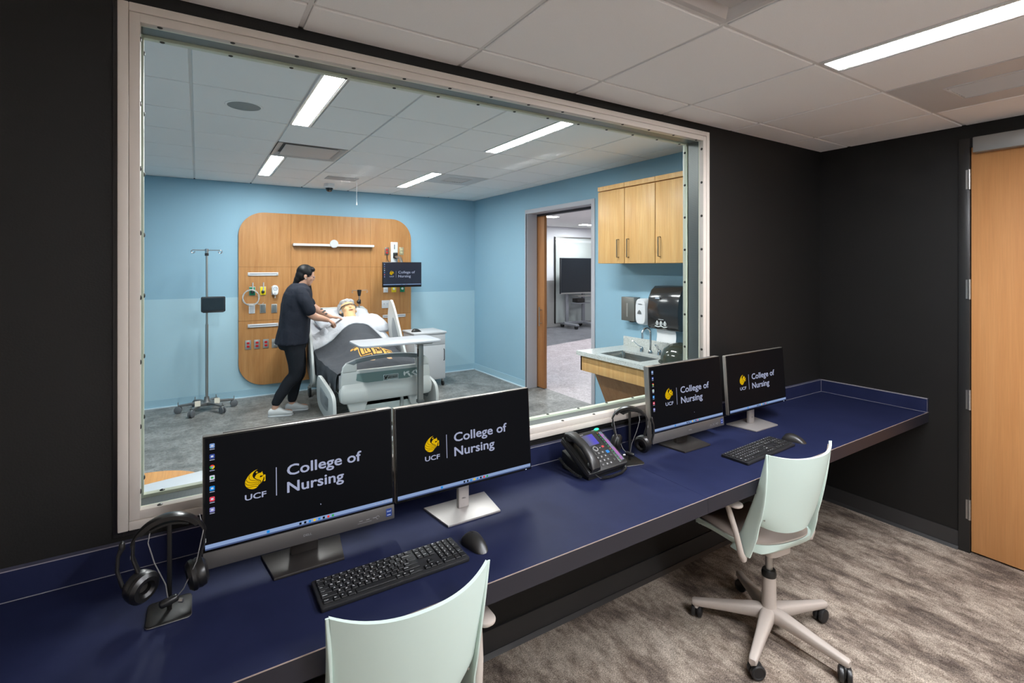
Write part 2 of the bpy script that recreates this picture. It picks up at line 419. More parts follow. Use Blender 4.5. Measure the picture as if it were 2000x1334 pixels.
# ceilings: slab with tees, one object per tile
def ceiling(name, label, x0, x1, y0, y1, z, gx, gy, pitch, skip, tee_up, ins):
    root = thing(name, label, 'ceiling', (0, 0, 0), kind='structure')
    mb = MB(); mb.box(x0, x1, y0, y1, z + 0.03, z + 0.06); obj('slab', mb, PLENUM, root, flat=True)
    def lines(a, b, g):
        k = math.ceil((a + 1e-4 - g) / pitch); out = [a]
        while g + k * pitch < b - 1e-4: out.append(g + k * pitch); k += 1
        return out + [b]
    xs, ys = lines(x0, x1, gx), lines(y0, y1, gy)
    hw = 0.0075
    for x in xs[1:-1]: obj('tee', MB().box(x - hw, x + hw, y0, y1, z + tee_up, z + 0.03), TEE, root, flat=True)
    for y in ys[1:-1]: obj('tee', MB().box(x0, x1, y - hw, y + hw, z + tee_up + .0004, z + 0.03), TEE, root, flat=True)
    mb = MB()
    a = 0.015
    mb.box(x0, x0 + a, y0, y1, z + tee_up, z + .03); mb.box(x1 - a, x1, y0, y1, z + tee_up, z + .03); mb.box(x0, x1, y0, y0 + a, z + tee_up, z + .03); mb.box(x0, x1, y1 - a, y1, z + tee_up, z + .03)
    obj('wall_angle', mb, TEE, root, flat=True)
    cache = {}
    for i in range(len(xs) - 1):
        for j in range(len(ys) - 1):
            if any(sk[0] <= (xs[i] + xs[i + 1]) / 2 <= sk[1] and sk[2] <= (ys[j] + ys[j + 1]) / 2 <= sk[3] for sk in skip): continue
            w_, h_ = round(xs[i + 1] - xs[i] - 2 * ins, 3), round(ys[j + 1] - ys[j] - 2 * ins, 3)
            if w_ < 0.01 or h_ < 0.01: continue
            if (w_, h_) not in cache:
                cache[(w_, h_)] = MB().box(-w_ / 2, w_ / 2, -h_ / 2, h_ / 2, 0, 0.02, 0.0025, 1).mesh('tile', TILE, flat=True)
            inst('tile', cache[(w_, h_)], root, ((xs[i] + xs[i + 1]) / 2, (ys[j] + ys[j + 1]) / 2, z))
    return root, xs, ys
GCX, GCY, PC = 1.530, -0.811, 0.613
GSX, GSY, PS = 1.187, 1.586, 0.61
# part of a tile bay beside a fixture is filled with its own cut tile below
skipC = [(GCX + PC, GCX + 2 * PC, GCY - 2 * PC, GCY), (GCX + 2 * PC, GCX + 3 * PC, GCY - PC, GCY), (GCX - PC, GCX, GCY - PC, GCY), (GCX - PC, GCX, GCY - 4 * PC, GCY - 2 * PC)]
ceil_c, cxs, cys = ceiling('ceiling', 'white tiled ceiling of the dark control room', XL, XR, YB, 0, HC, GCX, GCY, PC, skipC, 0.006, 0.009)
cl_lights = [(GSX - PS, GSY - PS, 0), (GSX - PS, GSY + 3 * PS, 0), (GSX + PS, GSY - PS, 1), (GSX + PS, GSY + 3 * PS, 1)]
skipS = [(x, x + PS, y, y + 2 * PS) for x, y, s in cl_lights] + [(GSX - PS, GSX, GSY + 2 * PS, GSY + 3 * PS), (GSX + 2 * PS + .1, GSX + 3 * PS, GSY + 3 * PS, GSY + 4 * PS)]
ceil_s, sxs, sys_ = ceiling('ceiling_clinic', 'white tiled ceiling of the blue patient room', XL, XR, 0.11, YF, HS, GSX, GSY, PS, skipS, 0.009, 0.0078)
def cut_tile(root, x0, x1, y0, y1, z, ins=0.008):
    mb = MB().box(x0 + ins, x1 - ins, y0 + ins, y1 - ins, z, z + 0.02, 0.0025, 1); obj('tile', mb, TILE, root, flat=True)

# baseboards
mb = MB(); mb.box(XL, XR - 0.008, -0.008, 0, 0, 0.11); mb.prism([(0, 0), (0.018, 0), (0.004, 0.016), (0, 0.016)], XR - XL, T=Matrix(((0, 0, 1, XL), (-1, 0, 0, -0.008), (0, 1, 0, 0), (0, 0, 0, 1))))
struct('baseboard_front', mb, BLACKBASE, 'black rubber base along the wall below the desk', 'baseboard', flat=True)
mb = MB(); mb.box(XR - 0.008, XR, -0.785, 0, 0, 0.105); mb.prism([(0, 0), (0.018, 0), (0.004, 0.016), (0, 0.016)], 0.785, T=Matrix(((-1, 0, 0, XR - 0.008), (0, 0, -1, 0), (0, 1, 0, 0), (0, 0, 0, 1))))
struct('baseboard_right', mb, BLACKBASE, 'black rubber base between the desk corner and the maple door', 'baseboard', flat=True)
mb = MB(); mb.box(XL, XR, YF - 0.006, YF, 0, 0.1); mb.mat(1).box(XL, XR, YF - 0.022, YF, 0, 0.012)
struct('baseboard_far', mb, [BLUEBASE, BLUETOE], 'pale blue base along the wall behind the bed', 'baseboard', flat=True)
mb = MB(); mb.box(XR - 0.006, XR, SY1 + .04, YF, 0, 0.1); mb.mat(1).box(XR - 0.022, XR, SY1 + .04, YF, 0, 0.012); mb.mat(0).box(XR - 0.006, XR, .11, SY0 - .04, 0, 0.1)
struct('baseboard_clinic_right', mb, [BLUEBASE, BLUETOE], 'pale blue base between the bed wall and the sliding door', 'baseboard', flat=True)
mb = MB(); mb.box(XW, 11.5, YH - 0.012, YH, 0, 0.1)
struct('baseboard_hall', mb, HALLGREY, 'grey base of the far wall beyond the door', 'baseboard', flat=True)

# ------------------------------------------------------------------ observation window
GL_NEAR = GLASS('near pane', (0.955, 0.97, 0.965)); GL_FAR = GLASS('far pane', (0.955, 0.97, 0.965))
t = NT('perforated spacer'); v = t.coords((260, 260, 260))
vo = t.new('ShaderNodeTexVoronoi', feature='F1'); vo.inputs['Randomness'].default_value = 0.0; vo.inputs['Scale'].default_value = 1.0; t.link(v, vo.inputs['Vector'])
t.link(t.ramp(vo.outputs['Distance'], [(0.30, (58, 60, 58)), (0.42, (122, 124, 122))]), t.b.inputs['Base Color']); t.b.inputs['Roughness'].default_value = 0.35; t.b.inputs['Metallic'].default_value = 0.55
PERF = t.m
win = thing('window_1', 'large double observation window in a beige metal frame', 'window', (1.163, -0.03, 0.896), kind='structure')
def ring4(mb, x0, x1, z0, z1, wd, y0, y1, bev=0.0):
    mb.box(x0, x0 + wd, y0, y1, z0, z1, bev); mb.box(x1 - wd, x1, y0, y1, z0, z1, bev); mb.box(x0 + wd, x1 - wd, y0, y1, z0, z0 + wd, bev); mb.box(x0 + wd, x1 - wd, y0, y1, z1 - wd, z1, bev); return mb
def bars(name, x0, x1, z0, z1, wd, y0, y1, mat, bev, parent=win):
    for bx in ((x0, x0 + wd, z0, z1), (x1 - wd, x1, z0, z1), (x0 + wd, x1 - wd, z0, z0 + wd), (x0 + wd, x1 - wd, z1 - wd, z1)):
        obj(name, MB().box(bx[0], bx[1], y0, y1, bx[2], bx[3], bev, 2), mat, parent, world=True)
bars('frame_rail', WX0, WX1, WZ0, WZ1, 0.026, -0.031, 0.0, ALU, 0.003)
bars('glazing_stop', WX0 + .027, WX1 - .027, WZ0 + .027, WZ1 - .027, 0.026, -0.027, 0.0, ALU, 0.0006)
OX0, OX1, OZ0, OZ1 = WX0 + .053, WX1 - .053, WZ0 + .053, WZ1 - .053
# slim pale reveals on both sides of the panes, perforated spacer between them
bars('reveal', WX0, WX1, WZ0, WZ1, 0.053, 0.0, 0.006, ALU_IN, 0)
bars('spacer', WX0, WX1, WZ0, WZ1, 0.046, 0.013, 0.083, PERF, 0)
bars('far_stop', WX0, WX1, WZ0, WZ1, 0.053, 0.092, 0.116, ALU_IN, 0.001)
bars('clinic_trim', WX0 - .03, WX1 + .03, WZ0 - .03, WZ1 + .03, 0.07, 0.1165, 0.128, M('pale clinic trim', (206, 214, 220), 0.4), 0.002)
obj('pane', MB().box(WX0 + .02, WX1 - .02, 0.0065, 0.0125, WZ0 + .02, WZ1 - .02), GL_NEAR, win, flat=True, world=True)
obj('pane', MB().box(WX0 + .02, WX1 - .02, 0.0845, 0.0905, WZ0 + .02, WZ1 - .02), GL_FAR, win, flat=True, world=True)
bars('black_seal', WX0 - .013, WX1 + .004, WZ0 - .022, WZ1 + .004, 0.0215, -0.007, -0.0005, M('black sealant', (44, 42, 42), 0.35), 0.002)
SCREW = MB().lathe([(0.0001, 0.0032), (0.0045, 0.003), (0.0072, 0.0012), (0.0075, 0)], 14).mesh('screw', M('dark screw', (62, 60, 56), 0.4, 0.6))
bb = BASE[win.name]
for yy in (-0.015, 0.103):
    k = 0; x = -0.097
    while x < OX1 - .02:
        for zz, rx in ((OZ0 + .0002, 0), (OZ1 - .0002, PI)): inst('screw', SCREW, win, Vector((x, yy, zz)) - bb, (rx, 0, 0))
        x += 0.1938
    z = 2.356
    while z > OZ0 + .02:
        for xx, ry in ((OX0 + .0002, PI / 2), (OX1 - .0002, -PI / 2)): inst('screw', SCREW, win, Vector((xx, yy, z)) - bb, (0, ry, 0))
        z -= 0.1935

# ------------------------------------------------------------------ maple door on the right
door = thing('door_1', 'maple wood door with steel hinges in a black frame', 'door', (XR, -1.29, 0), kind='structure')
DOORBLACK = M('black door frame', (34, 34, 34), 0.35)
mb = MB()
obj('leaf', MB().box(XR - 0.004, XR + 0.04, DY0, DY1 - 0.003, 0.012, DZ - 0.003, 0.002), MAPLE_DOOR, door, world=True)
for y0, y1, z0, z1 in ((DY1, DY1 + 0.052, 0, DZ + 0.052), (DY0 - 0.052, DY0, 0, DZ + 0.052), (DY0, DY1, DZ, DZ + 0.052)):
    obj('door_frame', MB().box(XR - 0.016, XR + 0.1, y0, y1, z0, z1, 0.002), DOORBLACK, door, world=True)
for zc in (2.184, 1.542, 0.896, 0.254):
    hg = obj('hinge', MB().box(XR - 0.0175, XR - 0.0155, DY1 + .001, DY1 + .018, zc - .056, zc + .056), STEEL, door, world=True)
    mb = MB(); mb.cyl((XR - 0.016, DY1 + .002, zc - .058), (XR - 0.016, DY1 + .002, zc + .058), 0.007, n=12)
    for q in (-.0565, -.034, -.011, .011, .034, .0565): mb.cyl((XR - .016, DY1 + .002, zc + q - .0012), (XR - .016, DY1 + .002, zc + q + .0012), .0082, n=12)
    kn = obj('knuckle', mb, STEEL, hg)
mb = MB(); mb.lathe([(.0001, .012), (.024, .012), (.027, 0)], 20, T=Matrix(((0, 0, -1, XR - .004), (1, 0, 0, -1.68), (0, 1, 0, 1.0), (0, 0, 0, 1)))); mb.tube([(XR - .014, -1.68, 1.0), (XR - .055, -1.68, 1.0), (XR - .06, -1.66, 1.0), (XR - .06, -1.56, 1.0)], .009, 10); obj('lever_handle', mb, STEEL, door, world=True)
cl = thing('door_closer', 'grey metal door closer box mounted at the top of the maple door', 'door closer', (XR - 0.03, -1.0, 2.33))
obj('cover', MB().box(XR - 0.062, XR - 0.005, -1.24, -0.862, 2.330, 2.418, 0.004), M('closer grey', (150, 149, 146), 0.4, 0.3), cl, world=True)
obj('arm', MB().cbox((XR - .035, -1.30, 2.405), (.02, .22, .01), .003), M('closer grey', (150, 149, 146)), cl, world=True)

# ------------------------------------------------------------------ sliding door
sd = thing('door_2', 'grey framed sliding door with an oak leaf pushed back beside the blue wall', 'door', (XR, 3.13, 0), kind='structure')
GREYFRAME = M('grey steel frame', (188, 187, 194), 0.45)
for nm, x0, x1, y0, y1, z0, z1 in (('casing', XR - .012, XR, SY1, SY1 + .042, 0, SZ + .05), ('casing', XR - .012, XR, SY0 - .042, SY0, 0, SZ + .05), ('casing', XR - .012, XR, SY0, SY1, SZ, SZ + .05)):
    obj(nm, MB().box(x0, x1, y0, y1, z0, z1, 0.001), GREYFRAME, sd, world=True)
obj('jamb', MB().box(XR - .012, 3.985, SY1 - .004, SY1 + .02, 0, SZ), GREYFRAME, sd, world=True)
obj('jamb', MB().box(4.055, XW, SY1 - .004, SY1 + .02, 0, SZ), GREYFRAME, sd, world=True)
obj('jamb', MB().box(XR - .012, XW + .01, SY0, SY0 + .015, 0, SZ), GREYFRAME, sd, world=True)
obj('head', MB().box(XR - .01, 3.985, SY0, SY1, SZ - .004, SZ), GREYFRAME, sd, world=True)
obj('track', MB().box(3.985, 4.055, SY0, SY1, SZ - .03, SZ), M('dark track', (70, 70, 78), 0.4, 0.5), sd, world=True)
lf = obj('leaf', MB().box(3.996, 4.040, 3.640, 4.20, 0.01, SZ - .02, 0.001), [WOOD('oak sliding leaf', (160, 104, 62), (176, 120, 74), (188, 132, 86), 0.45)], sd, world=True)
for xs_ in (3.955, 4.085):
    mb = MB(); mb.cyl((xs_, 3.70, 0.86), (xs_, 3.70, 1.12), 0.008, n=10)
    for z in (0.90, 1.08): mb.cyl((xs_, 3.70, z), (3.996 if xs_ < 4 else 4.04, 3.70, z), 0.006, n=8)
    obj('pull_handle', mb, STEEL, lf)
# ================================================================== ceiling fixtures
DIFF_S = EMIT('clinic diffuser', (250, 250, 252), LIGHT_CLINIC)
DIFF_C = EMIT('control diffuser', (246, 249, 255), LIGHT_CONTROL)
FIXW = M('white fixture metal', (225, 222, 220), 0.35)
def fixture(x0, x1, y0, y1, z, mat, label, group):
    t_ = thing('ceiling_light', label, 'ceiling light', ((x0 + x1) / 2, (y0 + y1) / 2, z), group=group)
    e = 0.012; mb = MB()
    for a in ((x0, x0 + e, y0, y1), (x1 - e, x1, y0, y1), (x0 + e, x1 - e, y0, y0 + e), (x0 + e, x1 - e, y1 - e, y1)): mb.box(a[0], a[1], a[2], a[3], z - .001, z + .05, .0008)
    obj('trim', mb, FIXW, t_, world=True)
    mb = MB(); s_ = .02
    mb.box(x0 + e, x0 + s_, y0 + e, y1 - e, z + .0005, z + .0025); mb.box(x1 - s_, x1 - e, y0 + e, y1 - e, z + .0005, z + .0025)
    obj('lip', mb, FIXW, t_, world=True)
    obj('diffuser', MB().box(x0 + s_, x1 - s_, y0 + s_, y1 - s_, z + .003, z + .005), mat, t_, flat=True, world=True)
    obj('housing', MB().box(x0, x1, y0, y1, z + .055, z + .06), FIXW, t_, world=True)
    return t_
LW = 0.155
names = ['ceiling light nearest the window above the patient room', 'ceiling light above the nurse near the bed wall', 'ceiling light nearest the sliding door and sink', 'ceiling light beyond the bedside cabinet near the bed wall']
for (x, y, side), lb in zip(cl_lights, names):
    x0, x1 = (x + .004, x + LW) if side == 0 else (x + PS - LW, x + PS - .004)
    fixture(x0, x1, y + .004, y + 2 * PS - .004, HS, DIFF_S, 'long slim white ' + lb, 'clinic ceiling lights')
    if side == 0: tx = (x + LW, x + PS)
    else: tx = (x, x + PS - LW)
    for q in (0, 1): cut_tile(ceil_s, tx[0], tx[1], y + q * PS, y + (q + 1) * PS, HS)
fixture(GCX + PC + .008, GCX + PC + .008 + LW, GCY - 2 * PC + .006, GCY - .008, HC, DIFF_C, 'long slim lit ceiling light above the control room near the maple door', 'control room ceiling lights')
for q in (1, 2): cut_tile(ceil_c, GCX + PC + LW + .01, GCX + 2 * PC, GCY - q * PC, GCY - (q - 1) * PC, HC)
xb = GCX - PC
fixture(xb + .22, xb + .22 + LW, GCY - 4 * PC + .006, GCY - 2 * PC - .008, HC, DIFF_C, 'long slim lit ceiling light behind the mint chairs, out of view', 'control room ceiling lights')
for q in (3, 4):
    cut_tile(ceil_c, xb, xb + .22, GCY - q * PC, GCY - (q - 1) * PC, HC); cut_tile(ceil_c, xb + .22 + LW, xb + PC, GCY - q * PC, GCY - (q - 1) * PC, HC)
GRILLE = M('grey grille metal', (210, 206, 204), 0.45)
def slat_vent(name, label, x0, x1, y0, y1, z, gx0, gx1, gy0, gy1, n, along='y'):
    t_ = thing(name, label, 'air vent', ((x0 + x1) / 2, (y0 + y1) / 2, z)); mb = MB()
    mb.box(x0 + .006, gx0, y0 + .006, y1 - .006, z, z + .01); mb.box(gx1, x1 - .006, y0 + .006, y1 - .006, z, z + .01); mb.box(gx0, gx1, y0 + .006, gy0, z, z + .01); mb.box(gx0, gx1, gy1, y1 - .006, z, z + .01)
    obj('face_plate', mb, GRILLE, t_, world=True, flat=True)
    obj('backing', MB().box(gx0, gx1, gy0, gy1, z + .018, z + .02), M('vent dark', (70, 67, 66), .8), t_, world=True, flat=True)
    mb = MB()
    for a in ((gx0 - .012, gx0, gy0 - .012, gy1 + .012), (gx1, gx1 + .012, gy0 - .012, gy1 + .012), (gx0, gx1, gy0 - .012, gy0), (gx0, gx1, gy1, gy1 + .012)): mb.box(*a, z - .004, z + .004, .001)
    obj('grille_rim', mb, GRILLE, t_, world=True)
    for k in range(n):
        f = (k + .5) / n
        if along == 'y': b_ = MB().cbox((0, 0, 0), ((gx1 - gx0) / n * .55, gy1 - gy0, .004), T=TM(gx0 + f * (gx1 - gx0), (gy0 + gy1) / 2, z + .003) @ RY(28))
        else: b_ = MB().cbox((0, 0, 0), (gx1 - gx0, (gy1 - gy0) / n * .55, .004), T=TM((gx0 + gx1) / 2, gy0 + f * (gy1 - gy0), z + .003) @ RX(28))
        obj('slat', b_, GRILLE, t_, world=True, flat=True)
    return t_
vx = GCX + 2 * PC
slat_vent('return_vent', 'square grey return vent with fine slats near the maple door', vx, vx + PC, GCY - PC, GCY, HC, vx + .19, vx + .43, GCY - .46, GCY - .18, 8)
sx_ = GSX + 2 * PS
slat_vent('return_vent', 'square grey return vent in the patient room ceiling', sx_ + .004, sx_ + PS - .004, GSY + 3 * PS, GSY + 4 * PS, HS, sx_ + .17, sx_ + .44, GSY + 3 * PS + .17, GSY + 3 * PS + .44, 8)
def plaque(name, label, x0, x1, y0, y1, z, m_):
    t_ = thing(name, label, 'air vent', ((x0 + x1) / 2, (y0 + y1) / 2, z))
    cx, cy = (x0 + x1) / 2, (y0 + y1) / 2; hx, hy = (x1 - x0) / 2, (y1 - y0) / 2; mb = MB()
    rr = lambda s_, zz: [Vector((cx + a * hx * s_, cy + b * hy * s_, zz)) for a, b in ((-1, -1), (1, -1), (1, 1), (-1, 1))]
    mb.rings([rr(.985, z), rr(.93, z + .002), rr(.72, z + .045)], cap=False); obj('cone', mb, m_, t_, world=True, flat=True)
    obj('throat', MB().box(cx - hx * .74, cx + hx * .74, cy - hy * .74, cy + hy * .74, z + .045, z + .05), M('vent dark', (70, 67, 66)), t_, world=True, flat=True)
    obj('plaque', MB().box(cx - hx * .76, cx + hx * .76, cy - hy * .76, cy + hy * .76, z + .002, z + .008, .002), m_, t_, world=True); return t_
PLQ = M('diffuser white', (196, 190, 187), .5)
plaque('supply_diffuser', 'square white plaque air diffuser in the patient room ceiling', GSX - PS + .006, GSX - .006, GSY + 2 * PS + .006, GSY + 3 * PS - .006, HS, PLQ)
plaque('supply_diffuser', 'square white air diffuser cut off by the top edge of the photo', GCX - PC + .008, GCX - .008, GCY - PC + .008, GCY - .008, HC, PLQ)
t_ = thing('ceiling_speaker', 'round grey speaker grille in the patient room ceiling', 'speaker', (.262, 1.885, HS))
obj('grille', MB().lathe([(.0001, -.006), (.09, -.0055), (.1, -.003)], 32, T=TM(.262, 1.885, HS)), M('speaker mesh', (150, 152, 152), .7, bump=.5, gscale=900), t_, world=True)
obj('rim', MB().lathe([(.1, -.004), (.112, -.004), (.116, 0), (.1, 0)], 32, T=TM(.262, 1.885, HS), cap=False), TILE, t_, world=True)
t_ = thing('dome_camera', 'white ceiling security camera with a black dome', 'camera', (1.44, 4.84, HS))
obj('housing', MB().lathe([(.065, 0), (.068, -.045), (.058, -.055), (.0001, -.055)], 24, T=TM(1.44, 4.84, HS)), WHITE, t_, world=True)
obj('dome', MB().lathe([(.046, -.055), (.045, -.07), (.036, -.09), (.02, -.101), (.0001, -.104)], 24, T=TM(1.44, 4.84, HS)), M('black dome', (14, 14, 15), .08, coat=.5), t_, world=True)
t_ = thing('pull_cord', 'thin white pull cord hanging from the ceiling', 'cord', (1.62, 4.2, HS))
obj('string', MB().cyl((1.62, 4.2, HS), (1.62, 4.2, 2.455), .0025, n=6), WHITE, t_, world=True)
obj('toggle', MB().lathe([(.0001, .05), (.004, .045), (.009, .008), (.0001, 0)], 12, T=TM(1.62, 4.2, 2.41)), WHITE, t_, world=True)
obj('ceiling_rose', MB().lathe([(.02, 0), (.018, -.008), (.0001, -.009)], 14, T=TM(1.62, 4.2, HS)), WHITE, t_, world=True)
t_ = thing('detector_plate', 'flat pale rectangular plate on the patient room ceiling', 'ceiling plate', (1.56, 4.35, HS))
obj('plate', MB().box(1.30, 1.66, 4.24, 4.46, HS - .006, HS, .002), M('plate pale', (176, 174, 174), .6), t_, world=True)

# ================================================================== long desk
zd = 0.775; DF = -0.638
def navy():
    t = NT('navy laminate'); v = t.coords(); f = t.noise(v, 6, 5, .6)
    t.link(t.ramp(f, [(.3, (28, 33, 60)), (.7, (34, 39, 68))]), t.b.inputs['Base Color']); t.b.inputs['Roughness'].default_value = .5; t.b.inputs['Specular IOR Level'].default_value = .12
    return t.m
NAVY = navy(); EDGE = M('pale laminate edge', (158, 140, 132), .5); EDGE2 = M('grey laminate edge', (138, 134, 140), .5)
desk = thing('built_in_desk', 'long navy blue laminate desk under the observation window', 'desk', (1.06, -.32, .7))
NAVYF = M('dark navy front', (29, 29, 38), .45)
seamx = 1.68
for a, b in ((XL + .002, seamx - .0006), (seamx + .0006, XR - .001)):
    obj('desk_top', MB().box(a, b, DF, 0, zd - .003, zd), NAVY, desk, flat=True, world=True)
obj('edge_line', MB().box(XL + .002, XR - .001, DF - .0012, DF, zd - .0025, zd + .0002), EDGE, desk, flat=True, world=True)
obj('front_edge', MB().box(XL + .002, seamx - .0006, DF - .001, DF + .02, zd - .062, zd - .0026), NAVYF, desk, flat=True, world=True)
obj('front_edge', MB().box(seamx + .0006, XR - .001, DF - .001, DF + .02, zd - .062, zd - .0026), NAVYF, desk, flat=True, world=True)
obj('core', MB().box(XL + .002, XR - .001, DF + .02, -.001, zd - .03, zd - .003), NAVYF, desk, flat=True, world=True)
bs = obj('backsplash', MB().box(XL + .002, XR - .001, -.02, -.0005, zd, zd + .083), NAVY, desk, flat=True, world=True)
obj('edge_line', MB().box(XL + .002, XR - .02, -.0206, -.0198, zd + .081, zd + .0835), EDGE2, bs, flat=True)
obj('cap', MB().box(XL + .002, XR - .001, -.02, -.0005, zd + .083, zd + .0842), M('splash cap', (74, 74, 92), .5), bs, flat=True)
obj('joint_line', MB().box(XL + .002, XR - .02, -.0225, -.0199, zd, zd + .0014), EDGE2, bs, flat=True)
bs = obj('side_splash', MB().box(XR - .02, XR - .0008, DF, -.02, zd, zd + .083), NAVY, desk, flat=True, world=True)
obj('edge_line', MB().box(XR - .0206, XR - .0198, DF, -.02, zd + .081, zd + .0835), EDGE2, bs, flat=True)
obj('cap', MB().box(XR - .02, XR - .0008, DF, -.02, zd + .083, zd + .0842), EDGE2, bs, flat=True)
obj('joint_line', MB().box(XR - .0225, XR - .0199, DF, -.02, zd, zd + .0014), EDGE2, bs, flat=True)
obj('end_line', MB().box(XR - .0212, XR - .019, DF - .0008, DF, zd, zd + .083), EDGE2, bs, flat=True)
obj('corner_line', MB().box(XR - .0215, XR - .0195, -.0215, -.0195, zd, zd + .083), EDGE2, bs, flat=True)
for xb_ in (.95, 2.95, -.9):
    mb = MB(); mb.prism([(0, 0), (.42, 0), (.42, -.03), (.04, -.34), (0, -.34)], .03, T=Matrix(((0, 0, 1, xb_), (-1, 0, 0, -.0005), (0, 1, 0, zd - .031), (0, 0, 0, 1))))
    obj('bracket', mb, M('bracket black', (30, 29, 29), .5), desk, flat=True, world=True)

# ================================================================== screen artwork
SCR = M('screen black', (4, 4, 5), .35, spec=.04, emit=(10, 11, 14), estr=1.0)
TXT = EMIT('screen text', (158, 164, 190), 1.0); GOLD = EMIT('screen gold', (216, 174, 12), 1.0)
BAR = EMIT('screen taskbar', (134, 156, 196), 1.0); BAR2 = EMIT('screen taskbar line', (70, 84, 120), 1.0); INK = EMIT('screen ink', (10, 11, 14), 1.0)
ICO = [EMIT('icon %d' % i, c) for i, c in enumerate([(120, 150, 200), (60, 80, 150), (222, 60, 50), (230, 190, 30), (50, 160, 80), (200, 205, 220), (30, 130, 210), (220, 70, 90), (130, 130, 190)])]
SM = [SCR, TXT, GOLD, BAR, BAR2, INK] + ICO
def poly(mb, pts, z, T, mi):
    mb.mat(mi).prism(pts, 0, T=T @ TM(0, 0, z))
def stroke(mb, pts, w_, z, T, mi):
    """flat band along a smooth curve"""
    def cr(p0, p1, p2, p3, t): return tuple(.5 * (2 * p1[k] + (p2[k] - p0[k]) * t + (2 * p0[k] - 5 * p1[k] + 4 * p2[k] - p3[k]) * t * t + (3 * p1[k] - p0[k] - 3 * p2[k] + p3[k]) * t ** 3) for k in (0, 1))
    q = []
    for i in range(len(pts) - 1):
        p0, p1, p2, p3 = pts[max(i - 1, 0)], pts[i], pts[i + 1], pts[min(i + 2, len(pts) - 1)]
        q += [cr(p0, p1, p2, p3, k / 5) for k in range(5)]
    q.append(pts[-1]); L, Rr = [], []
    for i, p in enumerate(q):
        a, b = q[max(i - 1, 0)], q[min(i + 1, len(q) - 1)]; dx, dy = b[0] - a[0], b[1] - a[1]; l = math.hypot(dx, dy) or 1
        ww = w_ * (.5 if i in (0, len(q) - 1) else 1)
        L.append((p[0] - dy / l * ww, p[1] + dx / l * ww)); Rr.append((p[0] + dy / l * ww, p[1] - dx / l * ww))
    for i in range(len(q) - 1): poly(mb, [L[i], Rr[i], Rr[i + 1], L[i + 1]], z, T, mi)
def emblem(mb, T, mi=2, ink=5, z=0.0):
    wing = [(.63, 1), (.52, .975), (.42, .935), (.31, .87), (.22, .79), (.15, .71), (.1, .63), (.05, .55), (.02, .46), (.01, .38), (.02, .30), (.05, .22), (.1, .14), (.16, .09), (.23, .045), (.31, .015), (.39, 0), (.46, .003), (.53, .02), (.58, .05), (.63, .1), (.68, .17), (.73, .2), (.76, .27), (.75, .33), (.68, .39), (.6, .43), (.52, .48), (.45, .54), (.4, .6), (.37, .68), (.375, .76), (.41, .84), (.48, .92), (.56, .97)]
    horse = [(.47, .58), (.51, .66), (.56, .73), (.64, .775), (.72, .785), (.79, .785), (.84, .85), (.852, .77), (.88, .70), (.885, .645), (.84, .61), (.80, .635), (.755, .63), (.72, .59), (.73, .545), (.78, .54), (.83, .565), (.88, .60), (.93, .655), (1.0, .63), (.995, .47), (1.0, .32), (.945, .29), (.90, .31), (.945, .40), (.945, .52), (.915, .545), (.90, .47), (.87, .38), (.82, .29), (.775, .22), (.79, .30), (.765, .37), (.68, .43), (.57, .49)]
    star = [(.575, .92), (.60, .865), (.65, .845), (.60, .82), (.58, .765), (.555, .82), (.505, .835), (.55, .86)]
    for p in (wing, horse, star): poly(mb, p, z, T, mi)
    for c in ([(.23, .78), (.2, .62), (.3, .49), (.5, .42), (.66, .35), (.73, .25)], [(.07, .56), (.13, .44), (.3, .35), (.5, .32), (.64, .27), (.70, .19)], [(.02, .40), (.12, .28), (.3, .225), (.5, .235), (.61, .2), (.665, .135)], [(.07, .165), (.2, .125), (.4, .14), (.54, .12), (.61, .075)]):
        stroke(mb, c, .011, z + .0003, T, ink)
